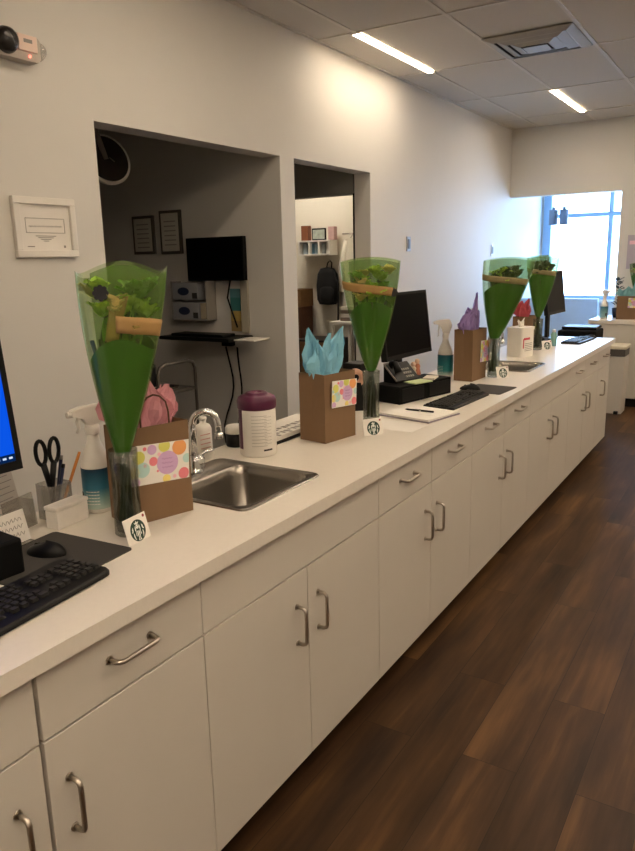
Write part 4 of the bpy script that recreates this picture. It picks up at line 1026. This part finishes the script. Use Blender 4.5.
b = B(); b.tube([(-.03, -.02, .85), (0, -.012, .90), (.03, -.02, .85)], .006, 8); obj('hanging_loop', b, NICK, t)
b = B(); b.tube([(-.09, -.05, 0), (.09, -.05, 0)], .007, 8); b.tube([(-.08, -.05, 0), (-.08, 0, 0)], .006, 8); b.tube([(.08, -.05, 0), (.08, 0, 0)], .006, 8); single('coat_rail', b, NICK, 'short metal rail above the white coat in the office', 'rail', (-2.60, YO, 1.845))
t = thing('office_cabinet', 'dark low cabinet against the office wall below the shelf', 'cabinet', (-3.08, YO-.22, 0))
b = B(); b.bx(-.30, .45, -.2, .2, 0, .80, bev=.004); obj('body', b, mat('dark cabinet', '#2c2420', .5), t)
for x in (-.29, .085):
    b = B(); b.bx(x, x+.355, -.212, -.201, .03, .78, bev=.002); d = obj('door', b, WOOD, t)
    b = B(); b.tube([(x+.30, -.222, .4), (x+.30, -.222, .5)], .005, 8); obj('handle', b, NICK, d)
b = B(); b.bx(-.12, .12, -.12, .12, 0, .32, bev=.004); single('carton', b, mat('brown carton', '#5b3a25', .7), 'plain dark brown carton under the wooden crate in the office', 'box', (-3.17, YO-.2, .801))
t = thing('wooden_crate', 'brown wooden crate with printed front below the office shelf', 'crate', (-3.17, YO-.2, 1.122))
b = B(); b.bx(-.125, .125, -.125, .125, 0, .18, bev=.003); obj('body', b, WOOD, t)
b = B()
for j in range(3): b.bx(-.07, .07, -.1262, -.1255, .04+.045*j, .062+.045*j)
obj('front_print', b, mat('crate print', '#3a2414', .7), t)
for k in range(4):
    b = B(); b.bx(-.13, .13, -.1, .1, 0, .035, bev=.003)
    single('paper_ream', b, mat('ream %d' % (k % 2), ('#6b5b50', '#c9c2b8')[k % 2], .7), ('lowest brown folder', 'second pale folder', 'third brown folder', 'topmost pale folder')[k]+' of the stack at the office right side', 'folder', (-2.40+.01*(k % 2), YO-.3, 1.0+.0355*k), 0, 'folder stack in the office')
t = thing('side_table', 'small white table under the folder stack in the office', 'table', (-2.40, YO-.3, 0))
b = B(); b.bx(-.2, .2, -.2, .2, .97, .9995, bev=.003); obj('tabletop', b, WHITE, t)
for sx in (-1, 1):
    for sy in (-1, 1): b = B(); b.bx(sx*.18-.015, sx*.18+.015, sy*.18-.015, sy*.18+.015, 0, .97); obj('leg', b, WHITE, t)
# office lamp
t = thing('ceiling_light', 'office ceiling light hidden behind the wall', 'ceiling light', (-3.0, 5.95, HC))
b = B(); b.bx(-.3, .3, -.15, .15, -.02, -.0005); obj('trim_frame', b, WHITE, t)
b = B(); b.bx(-.28, .28, -.13, .13, -.026, -.0205); obj('diffuser', b, emis('office diffuser', '#fff0dc', 15), t)

# ------------------------------------------------------------------ daylight, camera, view
w = bpy.data.worlds.new('sky'); S.world = w; w.use_nodes = True
bg = w.node_tree.nodes['Background']
tc = w.node_tree.nodes.new('ShaderNodeTexCoord'); sx = w.node_tree.nodes.new('ShaderNodeSeparateXYZ'); cr = w.node_tree.nodes.new('ShaderNodeValToRGB')
w.node_tree.links.new(tc.outputs['Generated'], sx.inputs[0]); w.node_tree.links.new(sx.outputs['Z'], cr.inputs[0])
cr.color_ramp.elements[0].color = (.46, .68, 1, 1); cr.color_ramp.elements[1].color = (.30, .56, 1, 1)
w.node_tree.links.new(cr.outputs[0], bg.inputs[0]); bg.inputs[1].default_value = 4.8
cam = bpy.data.cameras.new('camera'); co = bpy.data.objects.new('camera', cam); C.objects.link(co); S.camera = co
f_, yaw, pit, rol, cx_, cz_ = 720.92, .560158, .225718, -.0233910, 1.076178, 1.593553
cy, sy, cp, sp = math.cos(yaw), math.sin(yaw), math.cos(pit), math.sin(pit)
F = Vector((-sy*cp, cy*cp, -sp)); Rv = Vector((cy, sy, 0)); U = Rv.cross(F)
c_, s_ = math.cos(rol), math.sin(rol); R2 = Rv*c_+U*s_; U2 = U*c_-Rv*s_
M = Matrix((R2, U2, -F)).transposed().to_4x4(); M.translation = Vector((cx_, 0, cz_)); co.matrix_world = M
cam.sensor_fit = 'HORIZONTAL'; cam.sensor_width = 36; cam.lens = f_/635*36; cam.clip_start = .02
S.view_settings.view_transform = 'Standard'; S.view_settings.look = 'None'; S.view_settings.gamma = 1; S.view_settings.exposure = 1.75
S.view_settings.use_curve_mapping = False
S.cycles.max_bounces = 10; S.cycles.diffuse_bounces = 5; S.cycles.transparent_max_bounces = 24; S.cycles.caustics_reflective = False; S.cycles.caustics_refractive = False
S.cycles.sample_clamp_indirect = 6
